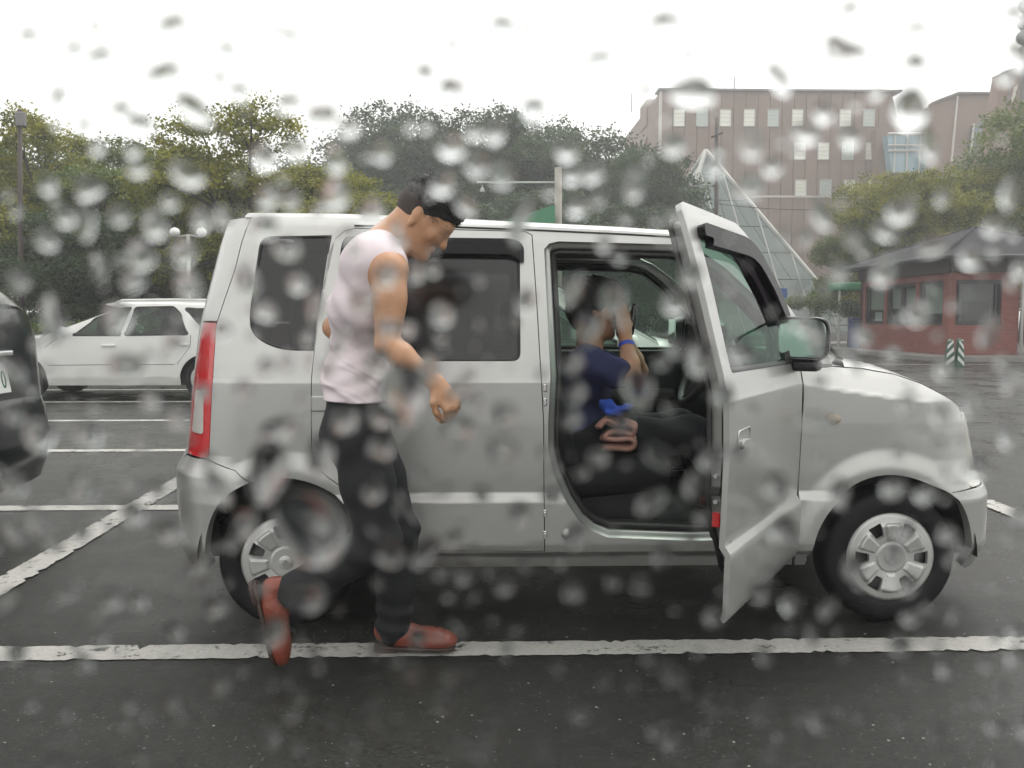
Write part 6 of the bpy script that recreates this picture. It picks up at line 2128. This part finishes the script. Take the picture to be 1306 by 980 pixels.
# ================================================================== THE RAINY SIDE WINDOW the picture is taken through
YG0 = 0.105                       # pane stands a hand's breadth before the lens
def clear_mat():
    m = bpy.data.materials.new('clear_pane'); m.use_nodes = True
    n, l = m.node_tree.nodes, m.node_tree.links; n.clear()
    o = n.new('ShaderNodeOutputMaterial'); t = n.new('ShaderNodeBsdfTransparent'); t.inputs[0].default_value = (1, 1, 1, 1)
    l.new(t.outputs[0], o.inputs[0]); return m
def water_mat():
    m = bpy.data.materials.new('rain_water'); m.use_nodes = True
    n, l = m.node_tree.nodes, m.node_tree.links; n.clear()
    o = n.new('ShaderNodeOutputMaterial'); g = n.new('ShaderNodeBsdfGlass'); g.inputs['IOR'].default_value = 1.333; g.inputs['Roughness'].default_value = .02; g.inputs[0].default_value = (.97, .98, .98, 1)
    l.new(g.outputs[0], o.inputs[0]); return m
PW, PH = 1.50, 0.46
pm = MB()
pm.prism(round_poly([(-PW / 2 + .02, EYE - .22), (PW / 2 - .02, EYE - .22), (PW / 2 - .06, EYE - .22 + PH), (-PW / 2 + .1, EYE - .22 + PH)], .04, 5), YG0, YG0 + .004)
pane = pm.build('car_window', clear_mat())
tag(pane, 'rain-covered car side window that the picture is taken through', 'window')

def drop_geo(V_, F_, SM, x, z, rx, rz, ang, hgt, n, rings, r_):
    """One sessile drop: an uneven outline, flat on the glass, domed outwards, heavier towards its foot."""
    k0 = len(V_)
    hz = [(j, r_.gauss(0, .17 / j), r_.uniform(0, 6.28)) for j in (2, 3, 4)]
    ca, sa = math.cos(ang), math.sin(ang)
    def pt(rho, q, y):
        f = rho * (1 + sum(a * math.cos(j * q + p) for j, a, p in hz))
        u, w = rx * f * math.cos(q), rz * f * math.sin(q)
        return (x + u * ca - w * sa, y, z + u * sa + w * ca)
    y0 = YG0 + .0045
    sag = .25
    for i in range(rings):
        rho = math.sin((i + 1) / rings * math.pi / 2)
        for j in range(n):
            q = 2 * math.pi * j / n
            h = hgt * math.sqrt(max(0, 1 - (rho * .93) ** 2)) - hgt * math.sqrt(1 - .93 ** 2)
            h *= 1 - sag * rho * math.sin(q)
            V_.append(pt(rho, q, y0 + max(0, h)))
    V_.append((x, y0 + hgt * (1 - math.sqrt(1 - .93 ** 2)), z))
    tip = len(V_) - 1
    for j in range(n):
        F_.append((tip, k0 + j, k0 + (j + 1) % n)); SM.append(True)
    for i in range(rings - 1):
        for j in range(n):
            k = (j + 1) % n
            F_.append((k0 + i * n + j, k0 + (i + 1) * n + j, k0 + (i + 1) * n + k, k0 + i * n + k)); SM.append(True)
    base = [(V_[k0 + (rings - 1) * n + j][0], y0, V_[k0 + (rings - 1) * n + j][2]) for j in range(n)]
    kb = len(V_); V_ += base
    F_.append(tuple(kb + j for j in range(n))[::-1]); SM.append(False)
    for j in range(n):
        k = (j + 1) % n
        F_.append((k0 + (rings - 1) * n + j, kb + j, kb + k, k0 + (rings - 1) * n + k)); SM.append(False)

rr = random.Random(21)
MPP = YG0 / FOC                    # metres on the pane for one photo pixel
known = [(203, 25, 17, 19, 20), (190, 84, 19, 14, 0), (230, 128, 24, 12, -40), (105, 61, 13, 12, 0), (12, 35, 13, 11, -20), (360, 34, 12, 10, 0), (357, 120, 14, 10, 0), (291, 105, 12, 9, -20), (857, 16, 17, 15, 0), (771, 64, 17, 10, 10),
         (673, 22, 10, 9, 0), (683, 128, 14, 12, 0), (1096, 58, 27, 19, -10), (1184, 128, 20, 23, 0), (895, 106, 27, 15, 0), (1193, 24, 15, 9, 15), (1191, 70, 14, 12, 0), (575, 46, 9, 8, 0), (523, 24, 8, 9, 0), (135, 130, 11, 9, 0), (160, 148, 13, 12, 0), (245, 60, 8, 7, 0), (85, 150, 10, 8, 0),
         (325, 192, 18, 16, -20), (366, 181, 17, 14, 0), (418, 242, 21, 20, 40), (222, 214, 27, 14, -28), (90, 234, 18, 15, 0), (156, 206, 14, 13, 0), (150, 182, 11, 10, 0), (160, 322, 19, 20, 0), (330, 245, 15, 15, 0), (270, 272, 14, 14, 0), (58, 271, 14, 13, 0), (36, 228, 13, 12, 0), (132, 270, 13, 12, 0), (240, 275, 13, 15, 0),
         (573, 178, 18, 17, 0), (607, 203, 15, 15, 0), (632, 160, 13, 14, 0), (605, 158, 13, 12, 0), (641, 217, 15, 16, 0), (480, 187, 14, 13, 0), (420, 195, 12, 22, 0), (562, 228, 15, 16, 0), (685, 128, 12, 11, 0), (734, 215, 13, 13, 0), (762, 213, 13, 15, 0), (727, 185, 14, 13, 0), (818, 228, 14, 22, -15), (800, 210, 14, 13, 0), (741, 258, 13, 13, 0),
         (970, 232, 20, 16, 0), (925, 205, 12, 12, 0), (1046, 160, 18, 15, 0), (1105, 165, 15, 14, 0), (890, 60, 9, 8, 0), (1000, 205, 13, 12, 0), (868, 176, 15, 16, 0), (1215, 310, 22, 12, 15), (1264, 325, 14, 17, 0), (1295, 285, 15, 12, 0), (1090, 345, 14, 12, 0), (1150, 290, 15, 13, 10),
         (510, 508, 36, 38, 0), (480, 538, 15, 15, 0), (545, 470, 15, 20, 0), (386, 684, 50, 56, 10), (330, 610, 28, 44, -12), (378, 776, 30, 24, 20), (300, 680, 18, 22, 0), (400, 590, 18, 30, 0), (425, 690, 17, 20, 0), (345, 555, 22, 20, 0),
         (822, 500, 20, 30, 0), (800, 545, 13, 15, 0), (738, 505, 15, 16, 0), (732, 540, 14, 14, 0), (735, 465, 14, 16, 0), (790, 380, 18, 22, 0), (755, 420, 16, 24, 0), (850, 590, 14, 24, 40), (840, 650, 13, 24, -38), (770, 590, 14, 13, 0), (905, 460, 18, 24, 10), (935, 510, 15, 18, 0),
         (870, 445, 12, 15, 0), (1060, 545, 26, 14, 0), (1120, 430, 14, 14, 0), (1180, 520, 13, 15, 0), (1265, 520, 15, 22, 10), (1275, 605, 18, 20, 0), (1090, 640, 16, 22, 0), (1205, 640, 15, 14, 0), (1025, 785, 14, 17, 0), (1180, 760, 14, 16, 0), (985, 770, 15, 18, 0), (590, 745, 14, 17, 0), (575, 700, 12, 13, 0), (735, 770, 13, 14, 0), (825, 760, 13, 15, 0),
         (44, 408, 16, 30, 0), (140, 470, 26, 18, 20), (130, 405, 18, 22, 0), (90, 560, 17, 20, 0), (25, 560, 20, 24, 0), (85, 630, 18, 22, 0), (210, 540, 14, 18, 0), (150, 665, 16, 18, 0), (205, 440, 14, 14, 0), (45, 700, 14, 17, 0), (250, 760, 14, 15, 0), (120, 780, 15, 15, 0)]
placed = []
Vd, Fd_, Sm = [], [], []
def put(px, py, rx, rz, ang, n=22, rings=6):
    p = at(px, py, YG0)
    if abs(p.x) > PW / 2 - .03 or not (EYE - .21 < p.z < EYE + .22): return
    c = rr.uniform(.52, .70) if py < 150 else rr.uniform(.45, .70) if max(rx, rz) < 9 else rr.uniform(.26, .62) if max(rx, rz) < 26 else rr.uniform(.34, .46)
    drop_geo(Vd, Fd_, Sm, p.x, p.z, rx * MPP, rz * MPP, R(ang), c * min(rx, rz) * MPP, n, rings, rr)
    placed.append((px, py, max(rx, rz)))
def free(px, py, r_, gap=.92): return all((px - a) ** 2 + (py - b_) ** 2 > ((r_ + c) * gap) ** 2 for a, b_, c in placed)
for k in known:
    if k[1] < 150: k = (k[0], k[1], k[2] * 1.22, k[3] * 1.22, k[4])
    if free(k[0], k[1], max(k[2], k[3]), .8): put(*k)
for tries, lo, hi, want in ((12000, 9, 20, 215), (14000, 4.5, 9.5, 200), (9000, 2.5, 4.5, 180)):
    got = 0
    for _ in range(tries):
        px, py = rr.uniform(-40, 1346), rr.uniform(-30, 1010)
        if py < 230 and rr.random() < .62: continue
        r_ = rr.uniform(lo, hi)
        if not free(px, py, r_): continue
        e = rr.uniform(.75, 1.25) if rr.random() < .7 else rr.uniform(1.4, 2.1)
        put(px, py, r_ / math.sqrt(e), r_ * math.sqrt(e), rr.uniform(-40, 40), 16 if hi > 8 else 10, 5 if hi > 8 else 3)
        got += 1
        if got >= want: break
ins = len(placed)
for _ in range(6500):              # the rest of the pane, outside the frame
    px, py = rr.uniform(-7400, 8700), rr.uniform(-1500, 2600)
    if -60 < px < 1366 and -60 < py < 1040: continue
    r_ = rr.uniform(6, 21)
    put(px, py, r_, r_ * rr.uniform(.8, 1.6), rr.uniform(-35, 35), 9, 3)
dm = bpy.data.meshes.new('rain_drops')
dm.from_pydata(Vd, [], Fd_)
dm.polygons.foreach_set('use_smooth', Sm)
drops = link('rain_drops', dm, water_mat(), pane)
bmf = bmesh.new(); bmf.from_mesh(dm); bmesh.ops.recalc_face_normals(bmf, faces=bmf.faces); bmf.to_mesh(dm); bmf.free()
drops['kind'] = 'stuff'

# ================================================================== rain-hazed air over the whole place
hz_m = bpy.data.materials.new('rain_haze'); hz_m.use_nodes = True
hn, hl2 = hz_m.node_tree.nodes, hz_m.node_tree.links; hn.clear()
ho_ = hn.new('ShaderNodeOutputMaterial'); pv = hn.new('ShaderNodeVolumePrincipled')
pv.inputs['Color'].default_value = (.93, .95, .96, 1); pv.inputs['Density'].default_value = 0.0026; pv.inputs['Anisotropy'].default_value = 0.3
hl2.new(pv.outputs[0], ho_.inputs['Volume'])
hb = MB(); hb.box((0, 320, 17), (830, 790, 36))
haze = hb.build('haze', hz_m)
haze['kind'] = 'stuff'
